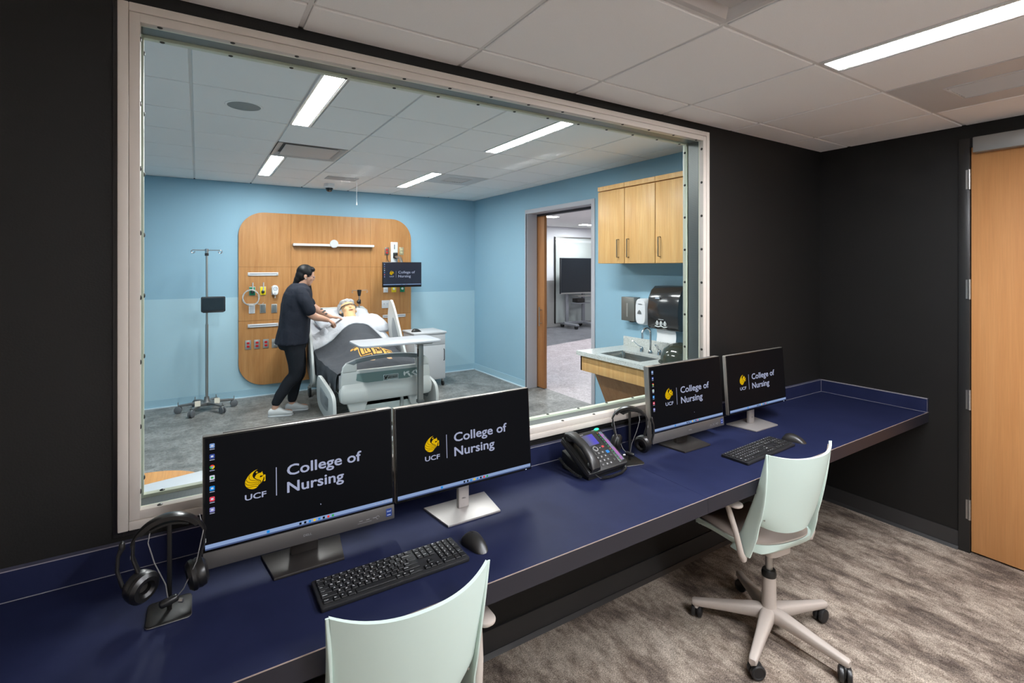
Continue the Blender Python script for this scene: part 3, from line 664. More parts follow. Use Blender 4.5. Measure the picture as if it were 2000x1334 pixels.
def screen_art(mb, W, H, sc=1.0, icons=True, bar=True, e=.0004, big=1.0):
    """art on a screen centred at the origin of the XZ plane, facing -y"""
    Z = XZ
    emblem(mb, Z @ TM(-.168 * sc, -.012 * sc, e) @ Matrix.Diagonal((.054 * sc, .054 * sc, 1, 1)))
    def tx(s, x, y, w_, h_, bold=.02): mb.mat(1).me(text_fit(s, w_, h_, bold), Z @ TM(x, y, e))
    tx('UCF', -.168 * sc, -.041 * sc, .056 * sc, .0165 * sc)
    poly(mb, [(-.0862 * sc, -.045 * sc), (-.0838 * sc, -.045 * sc), (-.0838 * sc, .037 * sc), (-.0862 * sc, .037 * sc)], e, Z, 1)
    tx('College of', -.056 * sc, -.0045 * sc, .222 * sc, .042 * sc, .018); tx('Nursing', -.056 * sc, -.055 * sc, .166 * sc, .042 * sc, .018)
    if bar:
        bh = .0145; y0 = -H / 2 + .001
        poly(mb, [(-W / 2, y0), (W / 2, y0), (W / 2, y0 + bh), (-W / 2, y0 + bh)], e, Z, 3); poly(mb, [(-W / 2, y0), (W / 2, y0), (W / 2, y0 + .004), (-W / 2, y0 + .004)], e * 1.5, Z, 4)
        for k in range(8):
            x = -.02 + k * .0135; s_ = .0032; poly(mb, [(x - s_, y0 + .005), (x + s_, y0 + .005), (x + s_, y0 + .0115), (x - s_, y0 + .0115)], e * 2, Z, [5, 5, 12, 9, 12, 5, 8, 10][k])
        poly(mb, [(-.112, y0 + .005), (-.104, y0 + .005), (-.104, y0 + .0125), (-.112, y0 + .0125)], e * 2, Z, 12)
        for k in range(5): poly(mb, [(W / 2 - .012 - k * .012, y0 + .007), (W / 2 - .006 - k * .012, y0 + .007), (W / 2 - .006 - k * .012, y0 + .0095), (W / 2 - .012 - k * .012, y0 + .0095)], e * 2, Z, 1)
    if icons:
        for k in range(7):
            x, y = -W / 2 + .017, H / 2 - .022 - k * .0292; s_ = .0062
            if k == 2:
                for q in range(3): poly(mb, [(x, y)] + [(x + s_ * math.cos(R(30 + 120 * q + a)), y + s_ * math.sin(R(30 + 120 * q + a))) for a in (0, 30, 60, 90, 120)], e, Z, [8, 10, 9][q])
                poly(mb, [(x + .003 * math.cos(a * .785), y + .003 * math.sin(a * .785)) for a in range(8)], e * 1.6, Z, 6)
            else:
                poly(mb, rrect(2 * s_, 2 * s_, .002, 3, x, y), e, Z, [6, 7, 0, 11, 12, 13, 14][k]); poly(mb, rrect(s_, s_ * .8, .001, 2, x, y), e * 1.6, Z, [11, 11, 0, 10, 11, 11, 11][k])
            poly(mb, [(x - .006, y - .0105), (x + .006, y - .0105), (x + .006, y - .0085), (x - .006, y - .0085)], e, Z, 1)
        poly(mb, [(.038, -.098), (.0415, -.1015), (.0395, -.1018), (.0385, -.1035)], e, Z, 1)
    return mb
def _art(sw, sh, sc, icons, T):
    a = screen_art(MB(), sw, sh, sc, icons); bmesh.ops.transform(a.bm, matrix=T, verts=a.bm.verts); return a
LABELTXT = M('logo grey', (150, 150, 154), .4)
GUN = M('gunmetal plastic', (96, 93, 92), .38, .45); SILVER = M('silver base', (172, 167, 164), .42, .55)
# ---- all in one computer (dark chin, dark stand)
def aio(label):
    W, H = .543, .362; zc = .2425        # screen head centre above desk
    t_ = thing('all_in_one_computer', label, 'computer', group='computers on the long desk')
    Tt = TM(0, 0, zc) @ RX(-4)
    obj('housing', MB().box(-W / 2, W / 2, -.002, .03, -H / 2, H / 2, .004, T=Tt), M('silver rim', (168, 160, 152), .35, .6), t_)
    obj('bezel', MB().box(-W / 2 + .0015, W / 2 - .0015, -.0035, 0, -H / 2 + .046, H / 2 - .0015, .0008, T=Tt), M('bezel black', (12, 12, 13), .25), t_)
    sw, sh = W - .012, .305; szc = H / 2 - .0055 - sh / 2
    so = obj('screen', MB().box(-sw / 2, sw / 2, -.0042, -.003, szc - sh / 2, szc + sh / 2, T=Tt), SCR, t_, flat=True)
    obj('desktop_image', _art(sw, sh, 1.0, True, Tt @ TM(0, -.0043, szc)), SM, so, flat=True)
    obj('chin', MB().box(-W / 2, W / 2, -.006, .0, -H / 2, -H / 2 + .046, .003, T=Tt), GUN, t_)
    mb = MB(); mb.me(text_fit('DELL', .024, .0062, .03), Tt @ TM(-.012, -.0064, -H / 2 + .020) @ XZ)
    obj('brand_marking', mb, LABELTXT, t_, flat=True); mb = MB()
    for k in range(3): mb.box(.155 + k * .022, .166 + k * .022, -.0064, -.006, -H / 2 + .019, -H / 2 + .0205, T=Tt)
    mb.box(.15, .195, -.0064, -.006, -H / 2 + .013, -H / 2 + .0138, T=Tt)
    mb.tube([(.215 + .005 * math.cos(a), -.0062, -H / 2 + .018 + .005 * math.sin(a)) for a in [k * .55 for k in range(10)]], .0006, 5, T=Tt)
    obj('port_marking', mb, LABELTXT, t_, flat=True)
    mb = MB(); mb.box(.243, .262, -.0066, -.006, -H / 2 + .012, -H / 2 + .037, T=Tt); mb.mat(1)
    mb.me(text_fit('intel', .013, .006, .02), Tt @ TM(.246, -.0067, -H / 2 + .026) @ XZ); mb.box(.246, .258, -.0067, -.0065, -H / 2 + .016, -H / 2 + .018, T=Tt)
    obj('sticker', mb, [M('sticker blue', (24, 56, 130), .4), M('sticker white', (220, 225, 235), .4)], t_, flat=True)
    obj('neck', MB().box(-.04, .04, .032, .056, .008, .19, .004), M('dark stand', (66, 62, 60), .38, .5), t_)
    mb = MB(); mb.prism([(-.098, -.062), (.098, -.062), (.118, .085), (-.118, .085)], .009, .003)
    obj('stand_base', mb, M('dark stand', (66, 62, 60)), t_)
    obj('top_vent', MB().box(-W / 2 + .05, W / 2 - .05, .004, .02, H / 2 - .001, H / 2 + .0006, T=Tt), M('vent dark', (70, 67, 66)), t_, flat=True)
    return t_
def display(label):
    W, H = .548, .316; zc = .263
    t_ = thing('computer_monitor', label, 'monitor', group='computers on the long desk')
    Tt = TM(0, 0, zc) @ RX(-4)
    obj('housing', MB().box(-W / 2, W / 2, -.002, .02, -H / 2, H / 2, .004, T=Tt), M('silver rim', (168, 160, 152)), t_)
    obj('back_shell', MB().prism(rrect(.36, .24, .03, 5), .018, .006, T=Tt @ TM(0, .036, 0) @ XZ), M('monitor back silver', (176, 176, 178), .4, .3), t_)
    obj('bezel', MB().box(-W / 2 + .001, W / 2 - .001, -.0035, 0, -H / 2 + .001, H / 2 - .0015, .0008, T=Tt), M('bezel black', (12, 12, 13)), t_)
    sw, sh = W - .012, .302; szc = H / 2 - .0055 - sh / 2
    so = obj('screen', MB().box(-sw / 2, sw / 2, -.0042, -.003, szc - sh / 2, szc + sh / 2, T=Tt), SCR, t_, flat=True)
    obj('desktop_image', _art(sw, sh, 1.0, False, Tt @ TM(0, -.0043, szc)), SM, so, flat=True)
    obj('power_light', MB().cbox((W / 2 - .026, -.0038, -H / 2 + .0045), (.005, .0008, .0015), T=Tt), EMIT('white led', (210, 225, 255), 1.5), t_)
    nk = obj('neck', MB().box(-.022, .022, .028, .05, .008, .3, .005), SILVER, t_)
    obj('neck_marking', MB().me(text_fit('DELL', .016, .0046, .03), TM(-.008, .0278, .042) @ XZ), M('mark dark', (60, 60, 64), .5), nk, flat=True)
    mb = MB(); mb.prism([(-.105, -.06), (.105, -.06), (.128, .105), (-.128, .105)], .009, .003); obj('stand_base', mb, SILVER, t_)
    return t_
a1 = aio('black all-in-one computer with desktop icons, nearest the headset on its stand')
a1.location = (.283, -.243, zd)
a2 = place_copy(a1, (2.082, -.225, zd), 0, 'black all-in-one computer with desktop icons, beside the second headset and the desk phone')
m1 = display('black monitor on a silver foot, between the first computer and the desk phone')
m1.location = (.834, -.245, zd)
m2 = place_copy(m1, (2.668, -.232, zd), 0, 'black monitor on a silver foot, nearest the black corner wall')

# ================================================================== keyboards and mice
KEYB = M('key black', (30, 30, 31), .5); LEG = M('key legend', (225, 225, 228), .5); KBODY = M('keyboard body', (34, 34, 36), .45)
def keyboard(label):
    t_ = thing('keyboard', label, 'keyboard', group='keyboards on the desk')
    W, D = .434, .136
    mb = MB(); mb.prism(rrect(W, D, .006, 4), .013, .003); obj('body', mb, KBODY, t_)
    rows = [
      ['Esc', 'F1', 'F2', 'F3', 'F4', 'F5', 'F6', 'F7', 'F8', 'F9', 'F10', 'F11', 'F12'],
      ['`', '1', '2', '3', '4', '5', '6', '7', '8', '9', '0', '-', '=', ('Backspace', 2)],
      [('Tab', 1.5), 'Q', 'W', 'E', 'R', 'T', 'Y', 'U', 'I', 'O', 'P', '[', ']', ('\\', 1.5)],
      [('Caps', 1.75), 'A', 'S', 'D', 'F', 'G', 'H', 'J', 'K', 'L', ';', "'", ('Enter', 2.25)],
      [('Shift', 2.25), 'Z', 'X', 'C', 'V', 'B', 'N', 'M', ',', '.', '/', ('Shift', 2.75)],
      [('Ctrl', 1.4), ('fn', 1), ('+', 1), ('Alt', 1.2), (' ', 6.1), ('Alt', 1.1), ('fn', 1), ('Ctrl', 2.2)]]
    p = .0186; x0 = -W / 2 + .009; cache = {}
    def key(lbl, x, y, w_, h_):
        kk = (lbl, round(w_, 4), round(h_, 4))
        if kk not in cache:
            mb = MB(); mb.prism(rrect(w_, h_, .0016, 2), .0035, .0009, 1)
            mb.mat(1); s_ = lbl.strip()
            if s_:
                if len(s_) == 1: mb.me(text(s_, .0075, .03), TM(-w_ / 2 + .0035, .0005, .0037))
                else:
                    wd = min(w_ * .6, .0026 * len(s_)); mb.me(text_fit(s_, wd, .0034, .03), TM(-w_ / 2 + .003, .0005, .0037))
            cache[kk] = mb.mesh('key', [KEYB, LEG], flat=True)
        inst('key', cache[kk], t_, (x, y, .013))
    ys = [D / 2 - .0155, D / 2 - .0345, D / 2 - .0535, D / 2 - .0725, D / 2 - .0915, D / 2 - .1105 - .004]
    for r, row in enumerate(rows):
        x = x0; y = ys[r]
        if r == 0: uw = 15 * p / 13
        for kd in row:
            l, u = kd if isinstance(kd, tuple) else (kd, 1)
            wd = uw if r == 0 else u * p
            key(l, x + wd / 2, y, wd - .0022, .0135 if r == 0 else .0166); x += wd
    xb_ = x0 + 15 * p + .006
    for r, names_ in ((0, ['Prt', 'Scr', 'Pau']), (1, ['Ins', 'Hm', 'PgU']), (2, ['Del', 'End', 'PgD'])):
        for k, n_ in enumerate(names_): key(n_, xb_ + (k + .5) * p, ys[r], p - .0022, .0135 if r == 0 else .0166)
    key('^', xb_ + 1.5 * p, ys[4], p - .0022, .0166)
    for k, n_ in enumerate('<v>'): key(n_, xb_ + (k + .5) * p, ys[5], p - .0022, .0166)
    xn = xb_ + 3 * p + .005
    for r, nn in enumerate([['M', 'm', 'p', 'c'], ['Num', '/', '*', '-'], ['7', '8', '9', '+'], ['4', '5', '6', ''], ['1', '2', '3', 'Ent'], ['0', None, '.', '']]):
        for k, n_ in enumerate(nn):
            if n_ is None: continue
            if n_ == '0': key('0', xn + p, ys[r], 2 * p - .0022, .0166)
            elif n_ != '' : key(n_, xn + (k + .5) * p, ys[r], p - .0022, .0135 if r == 0 else .0166)
            elif r in (3, 5): key(' ', xn + (k + .5) * p, ys[r], p - .0022, .0166)
    return t_
k1 = keyboard('black keyboard in front of the first computer and the empty mint chair')
k1.location = (.487, -.449, zd)
k2 = place_copy(k1, (2.314, -.461, zd), 3, 'black keyboard in front of the far pair of screens')
def mouse(label):
    t_ = thing('computer_mouse', label, 'mouse', group='mice on the desk')
    def pt(u, v_, k=1.0):
        y = -.058 + .116 * u; wd = .032 * (1 - .18 * math.cos(PI * (u - .1))) * (1 - abs(2 * u - 1) ** 3.2) ** .45 if 0 < u < 1 else 0
        hh = .036 * math.sin(PI * min(1, (.10 + .86 * (1 - u)) ** .8)) ** .7
        a = PI * v_; return Vector((-wd * math.cos(a), y, max(.0, hh * math.sin(a) ** .8 * (1 - abs(2 * u - 1) ** 5))))
    mb = MB(); mb.sheet(lambda u, v_: pt(.004 + .992 * u, v_), 26, 16); mb.prism([(.029 * math.cos(a * PI / 12), .052 * math.sin(a * PI / 12)) for a in range(24)], .002)
    obj('body', mb, M('mouse black', (38, 37, 36), .38, spec=.6), t_, sharp=70)
    obj('wheel', MB().cyl((-.003, .034, .021), (.003, .034, .021), .009, n=16), M('rubber dark', (18, 18, 18), .7), t_)
    obj('button_seam', MB().tube([pt(q, .5) for q in (.62, .68, .74, .8, .86, .91)], .0007, 5), M('rubber dark', (18, 18, 18)), t_)
    return t_
e1 = mouse('black mouse beside the keyboard under the first screens'); e1.location = (.757, -.449, zd); e1.rotation_euler = (0, 0, R(4))
e2 = place_copy(e1, (2.603, -.474, zd), 12, 'black mouse beside the keyboard under the far screens')

# ================================================================== desk phone
ph = thing('desk_phone', 'black office desk phone with a lit screen and green lamp', 'phone', (1.488, -.185, zd), rz=3)
PHB = M('phone black', (40, 39, 38), .42); PHD = M('phone dark', (24, 24, 24), .4)
tilt = 30; Tp = TM(0, -.09, .018) @ RX(tilt)     # face plane: local x right, y up the slope, z out
obj('body', MB().prism(rrect(.24, .205, .012, 4, 0, .1), .022, .004, T=Tp), PHB, ph)
obj('foot', MB().prism([(-.085, 0), (.085, 0), (.085, .075), (-.085, .012)], .21, .002, T=Matrix(((0, 0, 1, -.105), (1, 0, 0, 0), (0, 1, 0, .002), (0, 0, 0, 1)))), PHD, ph)
def slab(x0, x1, y0, y1, z0, z1, bev=.001): return MB().box(x0, x1, y0, y1, z0, z1, bev, 2, T=Tp)
hs = MB(); hx = -.083
prof = [(.0, .012, .020, .030), (.02, .030, .022, .030), (.05, .038, .0195, .028), (.10, .044, .0175, .025), (.15, .038, .0195, .028), (.185, .030, .022, .030), (.205, .014, .020, .030)]
hs.loft([((hx, y, .022 + h_ / 1.0), w_ * 1.2, .013, (1, 0, 0), (0, 0, 1)) for y, h_, w_, q in prof], 16, T=Tp, sup=3)
obj('cradle', slab(-.118, -.05, .002, .2, .02, .026), PHD, ph)
hso = obj('handset', hs, M('handset black', (44, 43, 42), .36), ph)
mb = MB(); mb.ell((hx, .025, .034), (.025, .022, .016), T=None); bmesh.ops.transform(mb.bm, matrix=Tp, verts=mb.bm.verts); mb2 = MB(); mb2.ell((hx, .18, .034), (.025, .022, .016)); bmesh.ops.transform(mb2.bm, matrix=Tp, verts=mb2.bm.verts)
obj('mouthpiece', mb, M('handset black', (44, 43, 42)), hso); obj('earpiece', mb2, M('handset black', (44, 43, 42)), hso)
obj('display_bezel', slab(-.04, .055, .118, .192, .0215, .0235), PHD, ph)
t = NT('phone display'); v = t.coords((1, 1, 1), kind='Generated'); g = t.new('ShaderNodeSeparateXYZ'); t.link(v, g.inputs[0])
e = t.new('ShaderNodeEmission'); t.link(t.ramp(g.outputs[0], [(0.0, (98, 104, 92)), (.45, (112, 112, 150)), (.8, (98, 92, 200))]), e.inputs['Color']); t.link(e.outputs[0], t.out.inputs['Surface'])
obj('display', slab(-.034, .049, .124, .182, .0233, .0241, 0), t.m, ph, flat=True)
mb = MB().box(-.03, .0, .187, .190, .0235, .0238, T=Tp); mb.box(.063, .082, .197, .1995, .0220, .0223, T=Tp); obj('marking', mb, LABELTXT, ph, flat=True)
KEYG = M('phone key', (62, 61, 60), .5); KEYW = M('phone key print', (206, 206, 208), .5)
lets = ['1', '2', '3', '4', '5', '6', '7', '8', '9', '*', '0', '#']
for k in range(12):
    r_, c_ = divmod(k, 3); x = -.018 + c_ * .0235; y = .078 - r_ * .0195
    mb = slab(x - .0085, x + .0085, y - .0065, y + .0065, .0215, .0245, .0012); mb.mat(1).me(text(lets[k], .009, .02, 'CENTER'), Tp @ TM(x, y - .003, .0246)); obj('key', mb, [KEYG, KEYW], ph)
for x, y, w_, h_, m_ in ((.058, .077, .012, .008, KEYW), (.06, .055, .012, .01, KEYG), (.06, .03, .014, .011, KEYG), (-.043, .075, .008, .009, KEYG), (-.043, .03, .01, .012, KEYG), (-.031, .1, .005, .003, KEYW), (.034, .103, .005, .003, KEYW), (.066, .15, .004, .004, KEYG), (.066, .165, .004, .004, KEYG), (.066, .18, .004, .004, KEYG)):
    obj('key', slab(x - w_ / 2, x + w_ / 2, y - h_ / 2, y + h_ / 2, .0215, .0243, .001), m_, ph)
obj('hold_key', slab(.048, .06, .101, .110, .0215, .0245, .001), EMIT('red key', (226, 92, 96), 1.0), ph)
obj('web_key', slab(.05, .066, .068, .082, .0215, .0246, .001), EMIT('blue key', (70, 150, 230), 1.0), ph)
mb = MB().lathe([(.0001, .0265), (.008, .0262), (.009, .0255)], 20, T=Tp @ TM(.005, .102, 0)); obj('navigation_button', mb, PHD, ph)
mb = MB().lathe([(.0095, .0225), (.0095, .0262), (.0125, .0262), (.0135, .0225)], 24, T=Tp @ TM(.005, .102, 0), cap=False); obj('navigation_ring', mb, M('silver ring', (205, 204, 202), .3, .6), ph)
obj('side_bezel', slab(.074, .113, .008, .19, .0215, .0235), PHD, ph)
t = NT('line key strip'); v = t.coords((1, 1, 1)); n_ = t.noise(v, 42, 3, .6, .6); e = t.new('ShaderNodeEmission')
t.link(t.ramp(n_, [(.34, (150, 160, 40)), (.43, (196, 110, 190)), (.5, (150, 130, 190)), (.58, (150, 150, 158)), (.68, (110, 130, 150))]), e.inputs['Color']); t.link(e.outputs[0], t.out.inputs['Surface'])
obj('line_strip', slab(.091, .109, .016, .182, .0233, .0241, 0), t.m, ph, flat=True)
for k in range(13): obj('line_lamp', MB().cbox((.083, .178 - k * .0133, .0238), (.0035, .0035, .0012), T=Tp), EMIT('green lamp', (40, 190, 110), 1.2) if k not in (0, 7) else EMIT('amber lamp', (235, 120, 70), 1.2), ph)
mb = MB(); mb.ell((0, 0, 0), (.015, .006, .006)); bmesh.ops.transform(mb.bm, matrix=Tp @ TM(.098, .201, .02), verts=mb.bm.verts)
obj('message_lamp', mb, EMIT('message lamp green', (40, 235, 130), 6.0), ph)
def coil(path, r, turns, wr, n=10):
    pts = []; path = [Vector(p) for p in path]
    seg = [(b - a).length for a, b in zip(path, path[1:])]; L = sum(seg); N = turns * n
    for i in range(N + 1):
        s_ = L * i / N; k = 0
        while k < len(seg) - 1 and s_ > seg[k]: s_ -= seg[k]; k += 1
        p = path[k].lerp(path[k + 1], s_ / seg[k]); d = (path[k + 1] - path[k]).normalized(); u = d.cross(Vector((0, 0, 1))); u = u.normalized() if u.length > .01 else Vector((1, 0, 0)); vv = d.cross(u)
        a = 2 * PI * i / n; pts.append(p + (u * math.cos(a) + vv * math.sin(a)) * r)
    return pts
mb = MB(); mb.tube(coil([(-.055, -.112, .010), (.0, -.122, .008), (.06, -.118, .008), (.105, -.10, .010), (.125, -.075, .012), (.128, -.02, .012)], .0052, 46, .0016, 8), .0017, 5)
mb.tube([(-.083, -.083, .032), (-.075, -.098, .022), (-.062, -.112, .010), (-.055, -.112, .010)], .0018, 6)
obj('cord', mb, M('cord black', (40, 40, 40), .4), ph)
mb = MB(); mb.tube(coil([(-.127, .08, .05), (-.132, .03, .03), (-.130, -.03, .015), (-.122, -.06, .01)], .005, 26, .0016, 8), .0016, 5); obj('cord', mb, M('cord black', (40, 40, 40)), ph)

# ================================================================== headsets on stands
STAND = M('stand black', (36, 35, 34), .4, .5); HPL = M('headset plastic', (27, 26, 26), .3); HPAD = M('ear cushion', (15, 14, 14), .35, spec=.6)
def headset_stand(label, rz=0):
    t_ = thing('headset_stand', label, 'headset stand', group='headset stands')
    obj('base', MB().prism(rrect(.098, .105, .012, 5), .007, .002), STAND, t_)
    obj('base_edge', MB().prism(rrect(.099, .106, .0125, 5), .003, .001, T=TM(0, 0, .0005)), STEEL, t_)
    obj('post', MB().prism(rrect(.011, .007, .002, 3), .232, T=TM(0, 0, .006)), M('post black', (13, 13, 13), .35), t_)
    mb = MB(); mb.sheet(lambda u, v_: Vector((-.042 + .084 * u, -.016 + .032 * v_, .238 - .010 * (2 * u - 1) ** 2)), 12, 4, (0, 0, -.005)); obj('cradle', mb, STAND, t_)
    return t_
def headset(label):
    t_ = thing('headset', label, 'headset', group='headsets')
    Rr = .078; cz = .178
    def arc(a): return Vector((Rr * math.sin(a), 0, cz + .072 * math.cos(a)))
    def band(u, v_, dz): a = R(-78 + 156 * u); p = arc(a); n_ = Vector((math.sin(a), 0, math.cos(a))); hw = .011 + .004 * math.cos(a); return p + Vector((0, hw * (2 * v_ - 1), 0)) + n_ * (dz + .003 * (1 - (2 * v_ - 1) ** 2))
    mb = MB(); mb.sheet(lambda u, v_: band(u, v_, .004), 30, 6, lambda u, v_: band(u, v_, .0)); obj('headband', mb, HPL, t_)
    mb = MB(); mb.sheet(lambda u, v_: band(.14 + .72 * u, .1 + .8 * v_, -.0005), 24, 6, lambda u, v_: band(.14 + .72 * u, .1 + .8 * v_, -.009)); obj('headband_pad', mb, HPAD, t_)
    for s_ in (-1, 1):
        e_ = arc(R(78 * s_)); mb = MB()
        mb.loft([((e_.x, 0, e_.z + .01), .0035, .010, (1, 0, 0), (0, 1, 0)), ((e_.x + s_ * .001, 0, e_.z - .03), .0035, .011, (1, 0, 0), (0, 1, 0)), ((e_.x - s_ * .012, 0, e_.z - .075), .005, .009, (1, 0, 0), (0, 1, 0))], 12, sup=3); ar = obj('slider', mb, HPL, t_)
        mb = MB(); mb.cbox((e_.x + s_ * .0048, -.002, e_.z - .028), (.0008, .008, .008)); obj('side_mark', mb, M('mark white', (215, 215, 215), .4), ar)
        ct = Vector((s_ * .058, -.004, .085)); T_ = TM(*ct) @ RZ(-48 if s_ < 0 else 14) @ RY(90 * s_) @ RY(-8 * s_) @ Matrix.Scale(1.16, 4)
        mb = MB(); mb.lathe([(.0001, .024), (.022, .023), (.031, .016), (.033, .006), (.031, 0), (.0001, 0)], 26, T=T_); cup = obj('ear_cup', mb, HPL, t_)
        mb = MB(); mb.lathe([(.011, -.002), (.012, -.012), (.018, -.017), (.026, -.0165), (.033, -.010), (.034, -.003), (.031, .001)], 26, T=T_, cap=False); obj('ear_cushion', mb, HPAD, cup)
        mb = MB(); mb.lathe([(.0001, -.003), (.013, -.003)], 20, T=T_); obj('ear_mesh', mb, M('ear mesh', (70, 66, 64), .8), cup)
    mb = MB(); mb.tube([(-.078, -.004, .075), (-.098, -.006, .10), (-.108, -.006, .14), (-.106, -.004, .175), (-.100, -.002, .19)], [.006, .005, .0045, .0045, .0065], 10); mb.ell((-.0985, -.002, .197), (.007, .007, .014)); obj('microphone_boom', mb, HPL, t_)
    mb = MB(); mb.tube([(-.04, .008, .232), (-.043, -.02, .20), (-.028, -.03, .15), (-.005, -.03, .09), (.0, -.028, .05)], .0014, 6); mb.tube([(.066, .01, .235), (.076, -.012, .20), (.062, -.03, .13), (.034, -.034, .07), (.018, -.030, .05)], .0014, 6); obj('cable', mb, M('cable grey', (110, 108, 108), .4), t_)
    mb = MB(); mb.cbox((0, 0, 0), (.042, .018, .018), .007, 3, T=TM(.002, -.03, .045) @ RZ(14) @ RY(-10)); pod = obj('control_pod', mb, M('pod black', (24, 24, 25), .3), t_)
    mb = MB(); mb.cyl((.024, -.031, .041), (.033, -.034, .04), .0055, n=12); obj('pod_knob', mb, STEEL, pod)
    return t_
s1 = headset_stand('black headset stand on the desk, left of the first computer'); s1.location = (-.062, -.297, zd)
h1 = headset('black headset with a microphone boom hanging left of the first computer'); h1.location = (-.062, -.297, zd); h1.rotation_euler = (0, 0, R(-4))
s2 = place_copy(s1, (1.688, -.215, zd), -14, 'black headset stand beside the desk phone')
h2 = place_copy(h1, (1.688, -.215, zd), -40, 'black headset hanging on the stand beside the desk phone')

# ================================================================== mint chairs
h2.scale = (-1, 1, 1)
MINT = M('mint shell', (204, 222, 214), .42, spec=.45); TAUPE = M('taupe plastic', (184, 173, 164), .5); PAD = M('taupe seat pad', (150, 136, 126), .75, grain=.06, gscale=600)
def sq(u, v_):
    """unit square to rounded square"""
    x, y = 2 * u - 1, 2 * v_ - 1
    f = .30 if y > 0 else .46
    return x * math.sqrt(max(0, 1 - y * y * f)), y * math.sqrt(max(0, 1 - x * x * f))
def chair(label):
    t_ = thing('task_chair', label, 'chair', group='mint task chairs')
    mb = MB(); mb.lathe([(.0001, .07), (.036, .07), (.040, .09), (.038, .12), (.031, .128), (.0295, .265), (.0001, .265)], 24); obj('column', mb, TAUPE, t_)
    mb = MB(); mb.lathe([(.0001, .265), (.031, .265), (.032, .28), (.027, .295), (.0145, .297), (.0145, .38), (.0001, .38)], 20); cu_ = obj('gas_lift', mb, [M('collar black', (22, 22, 22), .35)], t_)
    obj('lift_rod', MB().cyl((0, 0, .295), (0, 0, .40), .0155, n=16), STEEL, cu_)
    for k in range(5):
        a = R(72 * k + 56); d = Vector((math.cos(a), math.sin(a), 0)); n_ = Vector((-d.y, d.x, 0)); up = Vector((0, 0, 1)); mb = MB()
        mb.loft([(d * r_ + up * z_, w_, h_, n_, up) for r_, z_, w_, h_ in ((.02, .098, .030, .030), (.06, .100, .029, .028), (.18, .088, .022, .021), (.29, .077, .0175, .0165), (.322, .0745, .0165, .0155), (.330, .074, .012, .011))], 14, sup=4)
        mb.cyl(d * .31 + up * .05, d * .31 + up * .075, .012, n=12)
        obj('leg', mb, TAUPE, t_)
        sw = R([35, 80, -50, 120, 10][k]) + a; w_ = Vector((math.cos(sw), math.sin(sw), 0)); ax = Vector((-w_.y, w_.x, 0)); cc = d * .31 - w_ * .012 + up * .031
        mb = MB(); mb.cyl(d * .31 + up * .035, d * .31 + up * .060, .008, n=10); mb.ell(cc + up * .006, (.016, .016, .028)); ca = obj('caster', mb, BLACKPL, t_)
        for s_ in (-1, 1):
            mb = MB(); Tw = Matrix.Translation(cc + ax * (.0135 * s_)) @ ax.to_track_quat('Z', 'Y').to_matrix().to_4x4()
            mb.lathe([(.0001, -.0095), (.02, -.0095), (.0255, -.0095), (.030, -.0065), (.031, 0), (.030, .0065), (.0255, .0095), (.022, .0092), (.02, .0075), (.0001, .008)], 22, T=Tw); obj('wheel', mb, M('caster black', (34, 34, 35), .35), ca)
    obj('mechanism', MB().prism(rrect(.14, .2, .03, 4), .035, .006, T=TM(0, .03, .388)), TAUPE, t_)
    def seat(u, v_, dz=0, k=1.0):
        x, y = sq(u, v_); X = x * .222 * k * (1 - .10 * max(0, -y) ** 2); Y = .075 + y * .225 * k
        z = .452 + .028 * abs(x) ** 3.0 + .050 * max(0, -y) ** 3 - .020 * max(0, y) ** 3
        return Vector((X, Y, z + dz))
    def under(u, v_):
        x, y = sq(u, v_); r_ = max(abs(x), abs(y)); p = seat(u, v_); return Vector((p.x * .985, .075 + (p.y - .075) * .985, p.z - .009 - .045 * (1 - r_ ** 4)))
    mb = MB(); mb.sheet(lambda u, v_: seat(u, v_), 24, 24, under); obj('seat_shell', mb, MINT, t_)
    mb = MB(); mb.sheet(lambda u, v_: seat(u, v_, .003 + .016 * (1 - max(abs(2 * u - 1), abs(2 * v_ - 1)) ** 4), .95), 20, 20, lambda u, v_: seat(u, v_, -.004, .95)); obj('seat_pad', mb, PAD, t_)
    def back(u, v_, d=0.0):
        x = 2 * u - 1; z = .560 + .320 * v_; hw = (.184 + .016 * v_ ** 2) * (1 - .16 * max(0, 1 - v_ * 4) ** 2.2)
        yc = -.165 - .060 * v_ + .020 * (1 - v_) ** 2; bow = (.058 + .010 * v_ ** 2) * abs(x) ** 2.2
        z += .018 * v_ ** 4 * abs(x) ** 3 - .024 * (1 - v_) ** 4 * (1 - abs(x) ** 3)
        return Vector((hw * x, yc + bow + d, z))
    mb = MB(); mb.sheet(lambda u, v_: back(u, v_), 28, 24, lambda u, v_: back(u, v_, .012)); obj('backrest', mb, MINT, t_)
    mb = MB(); mb.sheet(lambda u, v_: back(.03 + .94 * u, .02 + .955 * v_, .0122), 24, 20, lambda u, v_: back(.03 + .94 * u, .02 + .955 * v_, .017)); obj('back_lining', mb, PAD, t_)
    for s_ in (-1, 1):
        path = [(s_ * .196, -.012, .424, .052, .007), (s_ * .197, -.036, .470, .046, .007), (s_ * .192, -.056, .520, .040, .007)]
        for v_, w_ in ((0, .036), (.18, .033), (.36, .028), (.54, .022), (.72, .015), (.88, .008), (1, .002)):
            p = back(1 if s_ > 0 else 0, v_); path.append((s_ * (max(abs(p.x), .186) + .004), p.y + w_ * .45 + .004, p.z, w_, .005))
        mb = MB(); mb.loft([((x, y, z), t2, w_, (1, 0, 0), (0, 1, 0)) for x, y, z, w_, t2 in path], 14, sup=4); up_ = obj('side_upright', mb, MINT, t_)
        obj('screw', MB().cyl((s_ * .166, -.095, .60), (s_ * .166, -.112, .60), .003, n=10), STEEL, up_)
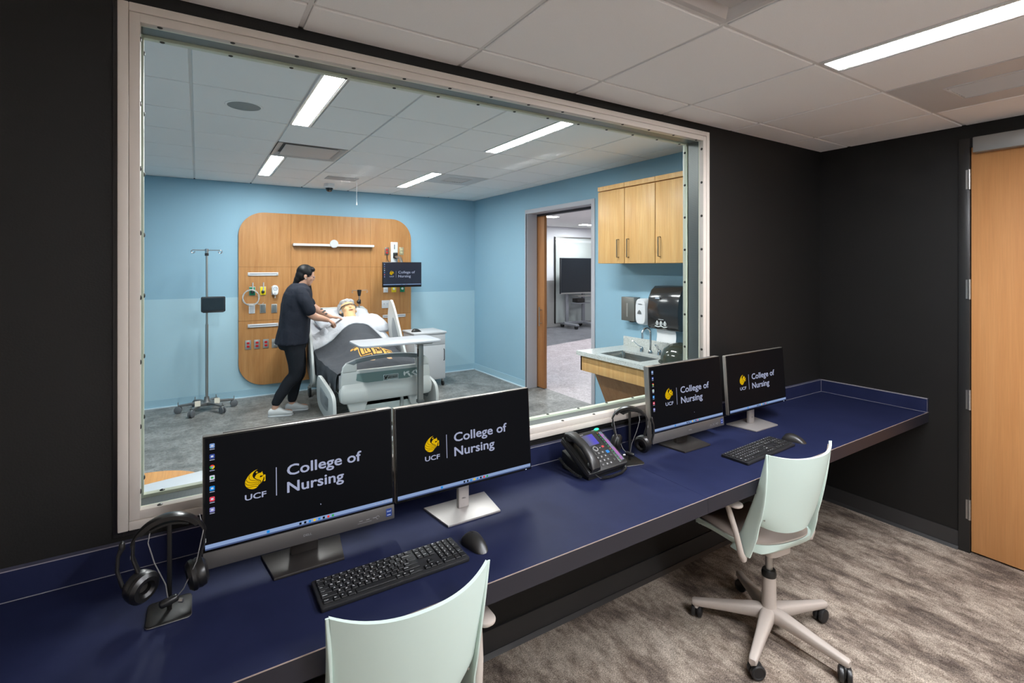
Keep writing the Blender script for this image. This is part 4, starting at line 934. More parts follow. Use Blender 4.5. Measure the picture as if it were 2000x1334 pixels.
        mb = MB(); mb.tube([(s_ * .15, .02, .415), (s_ * .195, -.03, .412), (s_ * .215, -.046, .416), (s_ * .229, -.046, .44), (s_ * .244, -.028, .54), (s_ * .256, .002, .636), (s_ * .257, .008, .652)], [.012, .0145, .0145, .0135, .0125, .0115, .012], 12); ar = obj('armrest', mb, TAUPE, t_)
        obj('arm_cap', MB().prism(rrect(.058, .17, .026, 6), .014, .005, T=TM(s_ * .257, .015, .650)), TAUPE, ar)
    return t_
ch2 = chair('mint task chair at the far keyboard with its whole base in view'); ch2.location = (2.207, -.573, 0); ch2.rotation_euler = (0, 0, R(-8))
for o_ in KIDS(ch2):
    if o_.name.split('.')[0] in ('leg', 'caster'): o_.rotation_euler = (0, 0, R(8))
ch1 = place_copy(ch2, (.446, -.572, 0), 0, 'mint task chair cropped by the bottom edge, at the near keyboard')
# ================================================================== headwall
YP = YF - .034                      # front face of the wood panel
hw = thing('headwall_panel', 'large oak headwall panel with rounded corners behind the bed', 'wall panel', (1.58, YP, .14))
PX0, PX1, PZ0, PZ1, PR = .438, 2.725, .145, 2.375, .30
def panel_cell(x0, x1, z0, z1):
    """cell of the rounded panel, clipped at its rounded corners"""
    pts = []
    for cx, cz, sx, sz, a0 in ((x1, z1, 1, 1, 0), (x0, z1, -1, 1, 90), (x0, z0, -1, -1, 180), (x1, z0, 1, -1, 270)):
        corner = (abs(cx - (PX1 if sx > 0 else PX0)) < .01) and (abs(cz - (PZ1 if sz > 0 else PZ0)) < .01)
        if corner:
            for k in range(13):
                a = R(a0 + 90 * k / 12); pts.append((cx - sx * PR + PR * math.cos(a), cz - sz * PR + PR * math.sin(a)))
        else: pts.append((cx, cz))
    return pts
gxs, gzs = [PX0, 1.05, 2.11, PX1], [PZ0, .98, 1.67, PZ1]
for i in range(3):
    for j in range(3):
        g = .0012
        x0, x1, z0, z1 = gxs[i] + (g if i else 0), gxs[i + 1] - (g if i < 2 else 0), gzs[j] + (g if j else 0), gzs[j + 1] - (g if j < 2 else 0)
        obj('panel', MB().prism(panel_cell(x0, x1, z0, z1), .02, T=TM(0, YP + .02, 0) @ XZ), OAK, hw, flat=True, world=True)
obj('backing', MB().prism(rrect(PX1 - PX0 - .006, PZ1 - PZ0 - .006, PR, 10, (PX0 + PX1) / 2, (PZ0 + PZ1) / 2), .0085, T=TM(0, YF - .0045, 0) @ XZ), M('panel backing', (70, 48, 30), .8), hw, flat=True, world=True)
def front(mb, x0, x1, z0, z1, d, bev=.0015, y=None): return mb.box(x0, x1, (YP if y is None else y) - d, YP if y is None else y, z0, z1, bev)
PLATE = M('steel cover plate', (186, 184, 180), .35, .7); WPL = M('white cover plate', (224, 226, 230), .4)
# equipment rails
for (x0, x1, z, lb) in ((.541, .895, 1.578, 'slim white wall rail above the gas outlets'), (.541, .895, .915, 'slim white wall rail behind the nurse above the red sockets'), (2.29, 2.635, .945, 'slim white wall rail behind the raised bed rail')):
    t_ = thing('equipment_rail', lb, 'wall rail', ((x0 + x1) / 2, YP, z - .02), group='wall rails')
    obj('channel', front(MB(), x0, x1, z - .021, z + .021, .012), WPL, t_, world=True); obj('slot', front(MB(), x0 + .02, x1 - .02, z - .002, z + .007, .0135, 0), M('rail slot', (120, 122, 128), .5), t_, world=True)
    for xe in (x0 + .011, x1 - .011): obj('end_cap', front(MB(), xe - .009, xe + .009, z - .018, z + .018, .015), M('cap grey', (196, 198, 202), .4), t_, world=True)
# over-bed light bar
t_ = thing('wall_light_bar', 'long white light bar with a round hub above the bed', 'wall light', (1.6, YP, 1.95))
obj('bar', MB().box(1.07, 2.14, YP - .085, YP - .001, 1.952, 1.982, .003), WPL, t_, world=True)
obj('hub', MB().lathe([(.0001, .012), (.052, .012), (.056, .008), (.056, 0)], 28, T=TM(1.585, YP - .0855, 1.985) @ XZ), M('hub grey white', (205, 207, 210), .4), t_, world=True)
obj('end_cap', MB().box(1.066, 1.07, YP - .08, YP - .005, 1.955, 1.979), PLATE, t_, world=True); obj('end_cap', MB().box(2.14, 2.144, YP - .08, YP - .005, 1.955, 1.979), PLATE, t_, world=True)
# gas outlets
def gas(x, z, col, lb, gauge=False):
    t_ = thing('gas_outlet', lb, 'gas outlet', (x, YP, z - .055), group='gas outlets')
    obj('plate', front(MB(), x - .036, x + .036, z - .056, z + .056, .008), PLATE, t_, world=True)
    obj('colour_panel', front(MB(), x - .032, x + .032, z - .052, z + .052, .0105, .001), M('gas ' + lb.split()[0], col, .4), t_, world=True)
    mb = MB(); mb.lathe([(.0001, .03), (.012, .03), (.014, .012), (.02, .010), (.02, 0)], 18, T=TM(x, YP - .0105, z - .012) @ XZ); obj('socket', mb, M('socket dark', (54, 58, 60), .4, .4), t_, world=True)
    if not gauge:
        mb = MB(); mb.cyl((x + .004, YP - .03, z + .01), (x + .004, YP - .03, z + .11), .008, n=12); mb.ell((x + .004, YP - .03, z + .01), (.013, .013, .016)); mb.cyl((x + .004, YP - .03, z + .012), (x + .004, YP - .012, z + .012), .006, n=8); obj('flow_meter', mb, M('clear plastic', (206, 210, 212), .2, trans=.3), t_, world=True)
    else:
        mb = MB(); mb.loft([((x + .004, YP - .012, z + .005), .040, .066, (1, 0, 0), (0, 0, 1)), ((x + .004, YP - .05, z + .005), .040, .066, (1, 0, 0), (0, 0, 1)), ((x + .004, YP - .062, z + .005), .034, .06, (1, 0, 0), (0, 0, 1))], 24, sup=2.6); g_ = obj('regulator', mb, WHITE, t_, world=True)
        mb = MB(); mb.tube([(x + .004 + .022 * math.cos(a * PI / 10), YP - .063, z + .025 + .022 * math.sin(a * PI / 10)) for a in range(20)], .0025, 6, closed=True); mb.cyl((x, YP - .063, z + .018), (x + .014, YP - .063, z + .036), .0015, n=5); obj('dial', mb, M('dial grey', (120, 126, 140), .4), g_)
        mb = MB(); mb.lathe([(.0001, .014), (.016, .013), (.018, 0)], 16, T=TM(x + .004, YP - .061, z - .035) @ XZ); obj('knob', mb, M('cap grey', (196, 198, 202)), g_)
        mb = MB(); mb.cyl((x + .004, YP - .04, z - .06), (x + .004, YP - .04, z - .095), .007, n=10); obj('nozzle', mb, M('clear plastic', (206, 210, 212)), g_)
    return t_
gas(.592, 1.36, (10, 120, 84), 'green oxygen outlet with a clear flow meter left on the headwall')
gas(.715, 1.36, (240, 214, 10), 'yellow air outlet with a clear flow meter on the headwall')
gas(.85, 1.36, (214, 216, 218), 'white vacuum regulator with a dial on the headwall', True)
t_ = thing('tubing_coil', 'coiled clear tube hanging from the green outlet', 'tube', (.573, YP - .045, 1.18))
pts = []
for k in range(84):
    a = k * 2 * PI / 24 + 1.2; rr = .092 + .006 * math.sin(k * .9); pts.append((.574 + rr * math.cos(a), YP - .045 + .006 * math.sin(k * .37), 1.278 + rr * 1.08 * math.sin(a)))
obj('tube', MB().tube(pts + [(.62, YP - .04, 1.2), (.70, YP - .03, 1.185), (.72, YP - .03, 1.21)], .0038, 7), M('clear tube', (222, 226, 226), .15, trans=.35), t_, world=True)
def blank(x, z, lb, m_in):
    t_ = thing('wall_plate', lb, 'wall plate', (x, YP, z - .06), group='blank plates'); obj('plate', front(MB(), x - .035, x + .035, z - .058, z + .058, .007), PLATE if m_in else WPL, t_, world=True)
    obj('insert', front(MB(), x - .026, x + .026, z - .05, z + .05, .0085, .0005), m_in or M('cap grey', (196, 198, 202)), t_, world=True)
    for q in (-.043, .043): obj('screw', MB().lathe([(.0001, .0015), (.003, .001), (.003, 0)], 8, T=TM(x, YP - .0085, z + q) @ XZ), STEEL, t_, world=True)
DGR = M('dark grey insert', (104, 110, 110), .5)
blank(.588, 1.132, 'white wall plate under the coiled tube', None); blank(.714, 1.132, 'dark grey wall plate under the yellow outlet', DGR); blank(.847, 1.127, 'dark grey wall plate under the white regulator', DGR)
REDP = M('red socket', (196, 24, 32), .35); GRP = M('grey socket', (150, 152, 152), .4)
def outlet(x, z, lb, m_, pl=PLATE, h_=.058):
    t_ = thing('power_socket', lb, 'socket', (x, YP, z - h_), group='power sockets'); obj('plate', front(MB(), x - .034, x + .034, z - h_, z + h_, .006), pl, t_, world=True)
    for q in (-.021, .021):
        r_ = obj('receptacle', MB().prism(rrect(.034, .028, .012, 5, x, z + q), .004, .001, T=TM(0, YP - .006, 0) @ XZ), m_, t_, world=True)
        mb = MB()
        for dx in (-.006, .006): mb.box(x + dx - .001, x + dx + .001, YP - .0104, YP - .0098, z + q - .001, z + q + .007)
        mb.cyl((x, YP - .0104, z + q - .007), (x, YP - .0098, z + q - .007), .002, n=8); obj('slot', mb, M('slot black', (20, 18, 18), .6), r_)
for x, n_ in ((.545, 'first red double socket from the left edge of the headwall'), (.647, 'second red double socket from the left edge of the headwall'), (.75, 'third red double socket from the left edge of the headwall')): outlet(x, .675, n_, REDP)
outlet(.853, .672, 'grey double socket half hidden behind the nurse', GRP)
outlet(2.352, 1.90, 'red double socket left of the monitor arm', REDP, M('brown plate', (120, 104, 92), .4, .4))
outlet(2.575, 1.905, 'beige double socket right of the monitor arm', M('beige socket', (206, 200, 160), .4), M('dull brass plate', (168, 158, 128), .4, .4))
# wall mounted display
t_ = thing('wall_monitor', 'black wall monitor on a silver arm right of the bed', 'monitor', (2.45, YP, 1.38))
obj('wall_channel', front(MB(), 2.405, 2.508, 1.60, 2.035, .03, .003), M('channel white', (226, 228, 230), .35, .2), t_, world=True)
obj('channel_slot', front(MB(), 2.452, 2.463, 1.93, 2.0, .0305, 0), M('slot black', (20, 18, 18)), t_, world=True)
mb = MB(); mb.box(2.435, 2.50, YP - .055, YP - .03, 1.80, 1.88, .006); mb.cyl((2.468, YP - .06, 1.79), (2.468, YP - .06, 1.86), .02, n=14); obj('arm_bracket', mb, DARKMETAL, t_, world=True)
mb = MB(); mb.tube([(2.468, YP - .06, 1.82), (2.50, YP - .16, 1.80), (2.49, YP - .25, 1.72), (2.465, YP - .30, 1.60)], .021, 10); obj('arm', mb, STEEL, t_, world=True)
mb = MB(); mb.tube([(2.352, YP - .012, 1.86), (2.345, YP - .05, 1.78), (2.36, YP - .15, 1.70), (2.40, YP - .28, 1.62)], .005, 6); obj('cable', mb, BLACKPL, t_, world=True)
Tm = TM(2.463, 4.95, 1.56)
obj('housing', MB().box(-.286, .286, 0, .035, -.177, .177, .004, T=Tm), M('bezel black', (12, 12, 13)), t_, world=True)
so = obj('screen', MB().box(-.278, .278, -.002, .001, -.148, .170, T=Tm), M('bright screen', (12, 14, 22), .2, emit=(38, 40, 54), estr=1.0), t_, flat=True, world=True)
a_ = screen_art(MB(), .556, .318, 1.12, True); bmesh.ops.transform(a_.bm, matrix=Tm @ TM(0, -.0026, .011), verts=a_.bm.verts); obj('desktop_image', a_, SM, so, flat=True)
obj('mount_plate', MB().box(-.06, .06, .035, .055, -.06, .06, .003, T=Tm), DARKMETAL, t_, world=True)
for x, c_, lb in ((2.334, (222, 224, 228), 'white wall plate below the wall monitor'), (2.457, (222, 196, 30), 'yellow wall plate below the wall monitor'), (2.587, (14, 126, 84), 'green wall plate below the wall monitor')):
    tt = thing('gas_outlet', lb, 'gas outlet', (x, YP, 1.29), group='plates below the wall monitor'); obj('plate', front(MB(), x - .034, x + .034, 1.295, 1.40, .01), M('gas plate ' + lb.split()[0], c_, .4), tt, world=True)
    obj('socket', MB().lathe([(.0001, .008), (.014, .008), (.018, 0)], 16, T=TM(x, YP - .01, 1.345) @ XZ), WPL, tt, world=True)
tt = thing('nurse_call_plate', 'white nurse call plate behind the raised bed rail', 'wall plate', (2.36, YP, 1.07)); obj('plate', front(MB(), 2.276, 2.447, 1.066, 1.18, .009), WPL, tt, world=True)
for q in range(3): obj('button', MB().lathe([(.0001, .006), (.009, .005), (.01, 0)], 14, T=TM(2.31 + q * .045, YP - .009, 1.13) @ XZ), M('button red', (190, 60, 60), .4) if q == 2 else M('cap grey', (196, 198, 202)), tt, world=True)

# ================================================================== bed
bed = thing('hospital_bed', 'white hospital bed with a charcoal logo blanket end facing the window', 'bed', (1.6, 4.1, 0))
BW = M('bed plastic', (198, 200, 198), .35); BG = M('bed grey', (120, 128, 132), .4); BD = M('bed frame grey', (168, 170, 168), .4, .2)
FY = 3.03; T_f = TM(1.6, FY, 0) @ XZ
mb = MB()
mb.prism([(-.455, .44), (.455, .44), (.45, .60), (.44, .672), (-.44, .672), (-.45, .60)], .04, .008, T=T_f)
mb.prism([(-.44, .655), (-.30, .655), (-.30, .74), (-.27, .768), (-.34, .765), (-.40, .745), (-.43, .71)], .04, .006, T=T_f)
mb.prism([(.30, .655), (.44, .655), (.435, .72), (.40, .752), (.34, .768), (.27, .768), (.30, .74)], .04, .006, T=T_f)
fb = obj('footboard', mb, BW, bed, world=True)
top = [(-.33, .722)] + [(-.30 + .06 * k, .728 + .040 * (1 - ((-.30 + .06 * k) / .34) ** 2)) for k in range(11)] + [(.34, .722)]
up_ = [(.40, .748)] + [(.30 - .06 * k, .775 + .032 * (1 - ((.30 - .06 * k) / .34) ** 2)) for k in range(11)] + [(-.40, .748)]
obj('grip_bar', MB().prism(top + up_, .044, .008, T=TM(1.6, FY + .002, 0) @ XZ), BG, fb)
mb = MB()
mb.loft([((1.6, FY - .03, z_), w_, d_, (1, 0, 0), (0, 1, 0)) for z_, w_, d_ in ((.365, .43, .035), (.385, .458, .052), (.45, .468, .058), (.49, .462, .052), (.525, .448, .028), (.545, .44, .012))], 28, sup=6)
obj('bumper', mb, BW, fb)
for x0, x1 in ((-.40, -.19), (.21, .38)):
    obj('skirt_tab', MB().prism([(x0, .385), (x1, .385), (x1 - .035, .285), (x1 - .06, .265), (x0 + .05, .265), (x0 + .03, .285)], .05, .008, T=TM(1.6, FY + .0, 0) @ XZ), BW, fb)
ins = [(-.30, .640), (.33, .640), (.335, .60), (.31, .575)] + [(.30 - .06 * k, .575 - .055 * (1 - ((.30 - .06 * k) / .31) ** 2)) for k in range(11)] + [(-.31, .58), (-.305, .60)]
li = obj('label_panel', MB().prism(ins, .003, T=TM(1.6, FY - .0395, 0) @ XZ), M('label teal grey', (112, 134, 132), .4), fb, flat=True)
mb = MB(); mb.prism(rrect(.152, .058, .003, 2, .035, .572), .0012, T=TM(1.6, FY - .0425, 0) @ XZ)
mb.mat(1).prism(rrect(.146, .052, .002, 2, .035, .572), .0004, T=TM(1.6, FY - .0437, 0) @ XZ)
Tv = TM(1.6, FY - .0444, 0) @ XZ
mb.mat(0).me(text_fit('V', .034, .040, .04), Tv @ TM(-.034, .552, 0)); mb.me(text_fit('ANTAGE', .098, .021, .03), Tv @ TM(.004, .560, 0)); mb.box(1.6 + .0, 1.6 + .1, FY - .0446, FY - .0444, .549, .552)
obj('name_plate', mb, [M('plate white print', (232, 236, 236), .4), M('plate grey', (124, 132, 132), .4)], li, flat=True)
mb = MB()
for cx, cz, rot in ((.205, .600, 20), (.225, .575, -50), (.175, .590, 95), (.27, .60, 40), (.285, .575, -30), (.25, .548, 80), (.305, .60, 120)):
    lf_ = [(.026 * s_ * math.cos(R(rot)) - w_ * math.sin(R(rot)) + cx, .026 * s_ * math.sin(R(rot)) + w_ * math.cos(R(rot)) + cz) for s_, w_ in ((-1, 0), (-.5, .008), (0, .010), (.5, .008), (1, 0), (.5, -.008), (0, -.010), (-.5, -.008))]
    mb.prism(lf_, 0, T=TM(1.6, FY - .0428, 0) @ XZ)
obj('leaf_print', mb, M('plate white print', (232, 236, 236)), li, flat=True)
# undercarriage
mb = MB(); mb.box(1.25, 1.95, 3.05, 3.10, .10, .40, .01); mb.box(1.28, 1.92, 3.05, 5.1, .30, .36, .01); mb.box(1.25, 1.95, 5.0, 5.1, .1, .4, .01); obj('frame', mb, M('bed base white', (214, 220, 216), .4), bed, world=True)
for x, y in ((1.22, 3.2), (1.98, 3.2), (1.22, 4.95), (1.98, 4.95)):
    mb = MB(); mb.cyl((x, y, .11), (x, y, .16), .012, n=10); mb.box(x - .02, x + .02, y - .03, y + .03, .10, .13, .006); ca = obj('caster', mb, BD, bed, world=True)
    obj('wheel', MB().tube([(x - .016, y, .062), (x - .012, y, .062), (x + .012, y, .062), (x + .016, y, .062)], [.05, .062, .062, .05], 20), M('caster black', (30, 30, 31)), ca)
for x in (1.33, 1.75):
    mb = MB(); mb.box(x, x + .03, 3.02, 3.06, .12, .40, .004); obj('foot_post', mb, BD, bed, world=True)
def mz(y):
    return .60 + max(0, y - 4.0) * .34 if y < 5.2 else 1.0
mb = MB(); mb.sheet(lambda u, v_: Vector((1.155 + .89 * u, 3.09 + 2.03 * v_, mz(3.09 + 2.03 * v_) + .02)), 4, 24, lambda u, v_: Vector((1.155 + .89 * u, 3.09 + 2.03 * v_, mz(3.09 + 2.03 * v_) - .12)))
SHEET = M('white bed linen', (196, 197, 203), .85, spec=.15, wrinkle=.5, wscale=11)
obj('mattress', mb, SHEET, bed, world=True)
mb = MB(); mb.sheet(lambda u, v_: Vector((1.17 + .86 * u, 3.09 + 2.03 * v_, mz(3.09 + 2.03 * v_) - .122)), 4, 24, lambda u, v_: Vector((1.17 + .86 * u, 3.09 + 2.03 * v_, mz(3.09 + 2.03 * v_) - .17))); obj('deck', mb, BD, bed, world=True)
obj('headboard', MB().prism([(-.44, .5), (.44, .5), (.43, 1.06), (.36, 1.12), (-.36, 1.12), (-.43, 1.06)], .04, .008, T=TM(1.6, 5.20, 0) @ XZ), BW, bed, world=True)
# side rails: plates in the YZ plane
YZ = lambda x: Matrix(((0, 0, 1, x), (1, 0, 0, 0), (0, 1, 0, 0), (0, 0, 0, 1)))
def smooth_poly(p, n=4):
    q = []; m = len(p)
    for i in range(m):
        p0, p1, p2, p3 = p[i - 1], p[i], p[(i + 1) % m], p[(i + 2) % m]
        for k in range(n):
            t = k / n; q.append(tuple(.5 * (2 * p1[c] + (p2[c] - p0[c]) * t + (2 * p0[c] - 5 * p1[c] + 4 * p2[c] - p3[c]) * t * t + (3 * p1[c] - p0[c] - 3 * p2[c] + p3[c]) * t ** 3) for c in (0, 1)))
    return q
def inset(p, s_):
    cx = sum(a for a, b in p) / len(p); cy = sum(b for a, b in p) / len(p); return [(cx + (a - cx) * s_, cy + (b - cy) * s_) for a, b in p]
def rail(name, p, x, th, side, lb):
    q = smooth_poly(p); r_ = obj(name, MB().prism(q, th, .008, T=YZ(x)), BW, bed, world=True, label=lb)
    pn = MB().prism(inset(q, .5), th + .004, .002, T=YZ(x - .002)); obj('rail_recess', pn, M('rail grey', (142, 147, 150), .4), r_)
    mb = MB(); cy = sum(a for a, b in q) / len(q); cz = sum(b for a, b in q) / len(q); mb.cyl((x + th / 2, cy, cz - .1), (x + th / 2 + (.06 if side < 0 else -.06), cy, .52), .016, n=8); obj('rail_hinge', mb, BD, r_)
    return r_
UPL = [(4.50, .80), (4.47, .97), (4.38, 1.02), (4.25, .94), (4.12, .70), (4.02, .45), (4.05, .35), (4.18, .37), (4.40, .52)]
rail('side_rail', UPL, 1.085, .03, -1, None)
LOW = [(3.70, .40), (3.66, .51), (3.58, .535), (3.30, .505), (3.02, .46), (2.945, .36), (2.97, .21), (3.12, .17), (3.45, .19), (3.64, .24)]
lr = rail('side_rail', LOW, 1.065, .035, -1, None)
obj('rail_controls', MB().prism(rrect(.16, .10, .02, 4, 3.22, .36), .004, .001, T=YZ(1.060)), M('control dark', (110, 116, 120), .4), lr)
UPR = [(4.46, .98), (4.42, 1.20), (4.34, 1.245), (4.20, 1.12), (4.0, .86), (3.80, .60), (3.74, .50), (3.86, .46), (4.12, .52), (4.36, .70)]
rail('side_rail', UPR, 2.085, .03, 1, None)
rail('side_rail', LOW, 2.10, .035, 1, None)
# linen: one height field over the body
def bump_h(y):
    k = [(3.05, .02), (3.25, .06), (3.5, .12), (3.75, .19), (4.0, .25), (4.2, .275), (4.4, .25), (4.6, .20), (4.8, .14)]
    if y <= k[0][0]: return k[0][1]
    for (a, b), (c_, d) in zip(k, k[1:]):
        if y <= c_: t = (y - a) / (c_ - a); t = t * t * (3 - 2 * t); return b + (d - b) * t
    return k[-1][1]
def lz(x, y, off=0.0):
    b = mz(y) + .03; g = math.exp(-(abs(x - 1.625) / .285) ** 2.5)
    wv = .010 * noise.noise(Vector((x * 7, y * 4, 3.1))) + .006 * noise.noise(Vector((x * 17, y * 9, 1.1)))
    return b + bump_h(y) * g + wv + off
def drape(y0, y1, hang, off, skew=0.0, half=.468, wave=.012):
    Lx = half + hang
    def fn(u, v_):
        s_ = (2 * u - 1) * Lx; y = y0 + (y1 - y0) * v_ + skew * s_
        if abs(s_) <= half - .03: return Vector((1.6 + s_, y, lz(1.6 + s_, y, off)))
        d = abs(s_) - (half - .03); sg = 1 if s_ > 0 else -1; a = min(d / .06, 1); xx = half - .03 + .035 * math.sin(a * PI / 2)
        zz = lz(1.6 + sg * (half - .03), y, off) - max(0, d - .03) - .03 * (1 - math.cos(min(a, 1) * PI / 2))
        return Vector((1.6 + sg * (xx + wave * math.sin(y * 23 + sg) * min(1, d * 6)), y, zz))
    return fn
CHAR = M('charcoal blanket', (70, 72, 77), .8, spec=.2, wrinkle=.35, wscale=9)
bf = drape(3.075, 4.26, .20, .012)
mb = MB(); mb.sheet(bf, 60, 44, (0, 0, -.008)); bl = obj('blanket', mb, CHAR, bed, world=True)
mb = MB(); mb.sheet(drape(4.20, 4.50, .14, .026), 60, 18, (0, 0, -.010)); obj('sheet_fold', mb, SHEET, bed, world=True)
# rumpled linen under the nurse's hands
mb = MB(); mb.sheet(lambda u, v_: Vector((1.16 + .26 * u, 4.28 + .34 * v_, mz(4.28 + .34 * v_) + .03 + .10 * math.sin(PI * u) * math.sin(PI * v_) * (1 + .5 * math.sin(9 * u + 4 * v_)) + .02 * noise.noise(Vector((u * 6, v_ * 6, 0))))), 18, 18, (0, 0, -.02)); obj('rumpled_sheet', mb, SHEET, bed, world=True)
# logo on the blanket: gold slab letters with black keylines, stepped down to the right
mb = MB()
def patch(x0, x1, y0, y1, mi, off):
    mb.mat(mi); n = 6; mb.sheet(lambda u, v_: (lambda x, y: Vector((x + .12 * (y - 3.45), y, lz(x + .12 * (y - 3.45), y, .012 + off))))(x0 + (x1 - x0) * u, y0 + (y1 - y0) * v_), n, n)
LET = {'U': [(0, .034, 0, .22), (.066, .10, 0, .22), (.034, .066, 0, .05)], 'C': [(0, .034, 0, .22), (.034, .10, .17, .22), (.034, .10, 0, .05), (.068, .10, .14, .17)], 'F': [(0, .034, 0, .22), (.034, .10, .17, .22), (.034, .086, .075, .12)]}
for ch_, cx, cy in (('U', 1.475, 3.44), ('C', 1.587, 3.385), ('F', 1.699, 3.33)):
    for e_, mi, off in ((.019, 0, .004), (.009, 1, .007), (-.003, 0, .010)):
        for x0, x1, y0, y1 in LET[ch_]: patch(cx + x0 - e_, cx + x1 + e_, cy + y0 - e_ * 1.4, cy + y1 + e_ * 1.4, mi, off)
for x0, x1, y0, y1 in ((1.385, 1.47, 3.655, 3.69), (1.42, 1.46, 3.62, 3.66)): patch(x0, x1, y0, y1, 0, .004)
patch(1.41, 1.46, 3.664, 3.68, 1, .007)
obj('blanket_logo', mb, [M('logo gold', (214, 158, 70), .6), M('logo black', (24, 22, 22), .7)], bl)
# pillows (things on the bed)
def pillow(lb, c, w_, d_, h_, pitch, yaw=0):
    def fn(u, v_, sg):
        x, y = 2 * u - 1, 2 * v_ - 1; e_ = (1 - abs(x) ** 3.2) * (1 - abs(y) ** 3.2); e_ = max(e_, 0) ** .45
        return Vector((x * w_ / 2 * (1 - .05 * y * y), y * d_ / 2 * (1 - .05 * x * x), sg * h_ / 2 * e_ + .006 * noise.noise(Vector((x * 4, y * 4, sg + c[0])))))
    T_ = TM(*c) @ RZ(yaw) @ RX(pitch); mb = MB(); mb.sheet(lambda u, v_: fn(u, v_, 1), 26, 20, lambda u, v_: fn(u, v_, -1), T=T_)
    return tag(obj('pillow', mb, SHEET, sharp=80), lb, 'pillow', 'pillows on the bed')
pillow('white pillow under the mannequin head', (1.64, 4.87, .99), .70, .44, .17, 24)
pillow('white pillow beside the raised rail', (1.93, 4.62, .93), .34, .46, .17, 18, 8)
pillow('white pillow standing behind the nurse hands', (1.40, 4.82, 1.0), .34, .32, .12, 40, 24)
# bed mounted infusion pole
t_ = thing('bed_infusion_pole', 'short infusion pole with a black clamp behind the bed head', 'infusion pole', (1.905, 5.14, .5))
obj('rod', MB().cyl((1.905, 5.14, .5), (1.905, 5.14, 1.35), .009, n=10), STEEL, t_, world=True)
mb = MB(); mb.lathe([(.0001, 0), (.018, 0), (.03, .07), (.03, .085), (.0001, .09)], 14, T=TM(1.905, 5.14, 1.265)); obj('hook_head', mb, BLACKPL, t_, world=True)
mb = MB()
for s_ in (-1, 1): mb.tube([(1.905, 5.14, 1.34), (1.905 + s_ * .07, 5.12, 1.345), (1.905 + s_ * .10, 5.11, 1.345), (1.905 + s_ * .11, 5.11, 1.325), (1.905 + s_ * .10, 5.11, 1.31), (1.905 + s_ * .09, 5.11, 1.325)], .004, 6)
obj('hooks', mb, STEEL, t_, world=True); mb = MB(); mb.ell((1.895, 5.12, 1.185), (.03, .022, .028)); mb.box(1.892, 1.925, 5.12, 5.16, 1.155, 1.215, .005); obj('clamp', mb, BLACKPL, t_, world=True)

# ================================================================== over-bed table
ot = thing('overbed_table', 'pale grey over-bed table standing across the foot of the bed', 'table', (1.86, 2.82, 0))
TOPG = M('table grey', (172, 174, 180), .45)
obj('table_top', MB().prism(rrect(.80, .42, .05, 6, 1.63, 2.83), .022, .006, T=TM(0, 0, .938)), TOPG, ot, world=True)
obj('top_support', MB().box(1.80, 1.96, 2.70, 2.96, .915, .937, .004), BD, ot, world=True)
obj('outer_column', MB().box(1.855, 1.905, 2.80, 2.85, .33, .92, .004), M('column grey', (142, 142, 140), .35, .6), ot, world=True)
obj('column_cap', MB().box(1.848, 1.912, 2.793, 2.857, .318, .35, .004), M('cap dark', (80, 82, 82), .4), ot, world=True)
obj('inner_column', MB().box(1.862, 1.898, 2.806, 2.844, .06, .33, .002), WHITE, ot, world=True)
obj('lever', MB().box(1.848, 1.856, 2.80, 2.83, .78, .86, .002), BLACKPL, ot, world=True)
mb = MB(); mb.box(1.36, 1.93, 2.64, 2.69, .05, .085, .008); mb.box(1.36, 1.93, 2.955, 3.0, .05, .085, .008); mb.box(1.86, 1.90, 2.66, 2.98, .05, .085, .008); obj('base', mb, WHITE, ot, world=True)
for x in (1.39, 1.90):
    for y in (2.665, 2.978): obj('caster', MB().tube([(x - .01, y, .025), (x + .01, y, .025)], .025, 14), BLACKPL, ot, world=True)

# ================================================================== bedside cabinet
cb = thing('bedside_cabinet', 'white bedside cabinet on casters right of the bed', 'cabinet', (2.74, 4.8, 0)); CW = M('cabinet white', (202, 203, 206), .45)
obj('body', MB().box(2.50, 2.955, 4.575, 5.02, .10, .735, .003), CW, cb, world=True); obj('cabinet_top', MB().box(2.485, 2.97, 4.555, 5.03, .735, .765, .008), CW, cb, world=True)
dr = obj('drawer', MB().box(2.51, 2.945, 4.562, 4.575, .59, .722, .002), CW, cb, world=True); do = obj('cabinet_door', MB().box(2.51, 2.945, 4.562, 4.575, .115, .58, .002), CW, cb, world=True)
for p_, z0, z1, x in ((do, .36, .52, 2.925),): obj('handle', MB().tube([(x, 4.562, z0), (x, 4.54, z0 + .01), (x, 4.54, z1 - .01), (x, 4.562, z1)], .005, 8), DARKMETAL, p_)
obj('edge_shadow', MB().box(2.512, 2.943, 4.5755, 4.58, .5805, .5895), DARKMETAL, cb, world=True)
obj('handle', MB().tube([(2.68, 4.562, .656), (2.68, 4.545, .656), (2.78, 4.545, .656), (2.78, 4.562, .656)], .004, 6), CW, dr)
for x in (2.53, 2.925):
    for y in (4.60, 4.99):
        ca = obj('caster', MB().box(x - .012, x + .012, y - .02, y + .02, .06, .10, .004), STEEL, cb, world=True); obj('wheel', MB().tube([(x - .014, y, .036), (x - .01, y, .036), (x + .01, y, .036), (x + .014, y, .036)], [.028, .036, .036, .028], 16), M('caster black', (30, 30, 31)), ca)
t_ = mouse('black mouse lying on the bedside cabinet'); t_.location = (2.58, 4.72, .765); t_.rotation_euler = (0, 0, R(80)); t_.scale = (1.25, 1.25, 1.25)

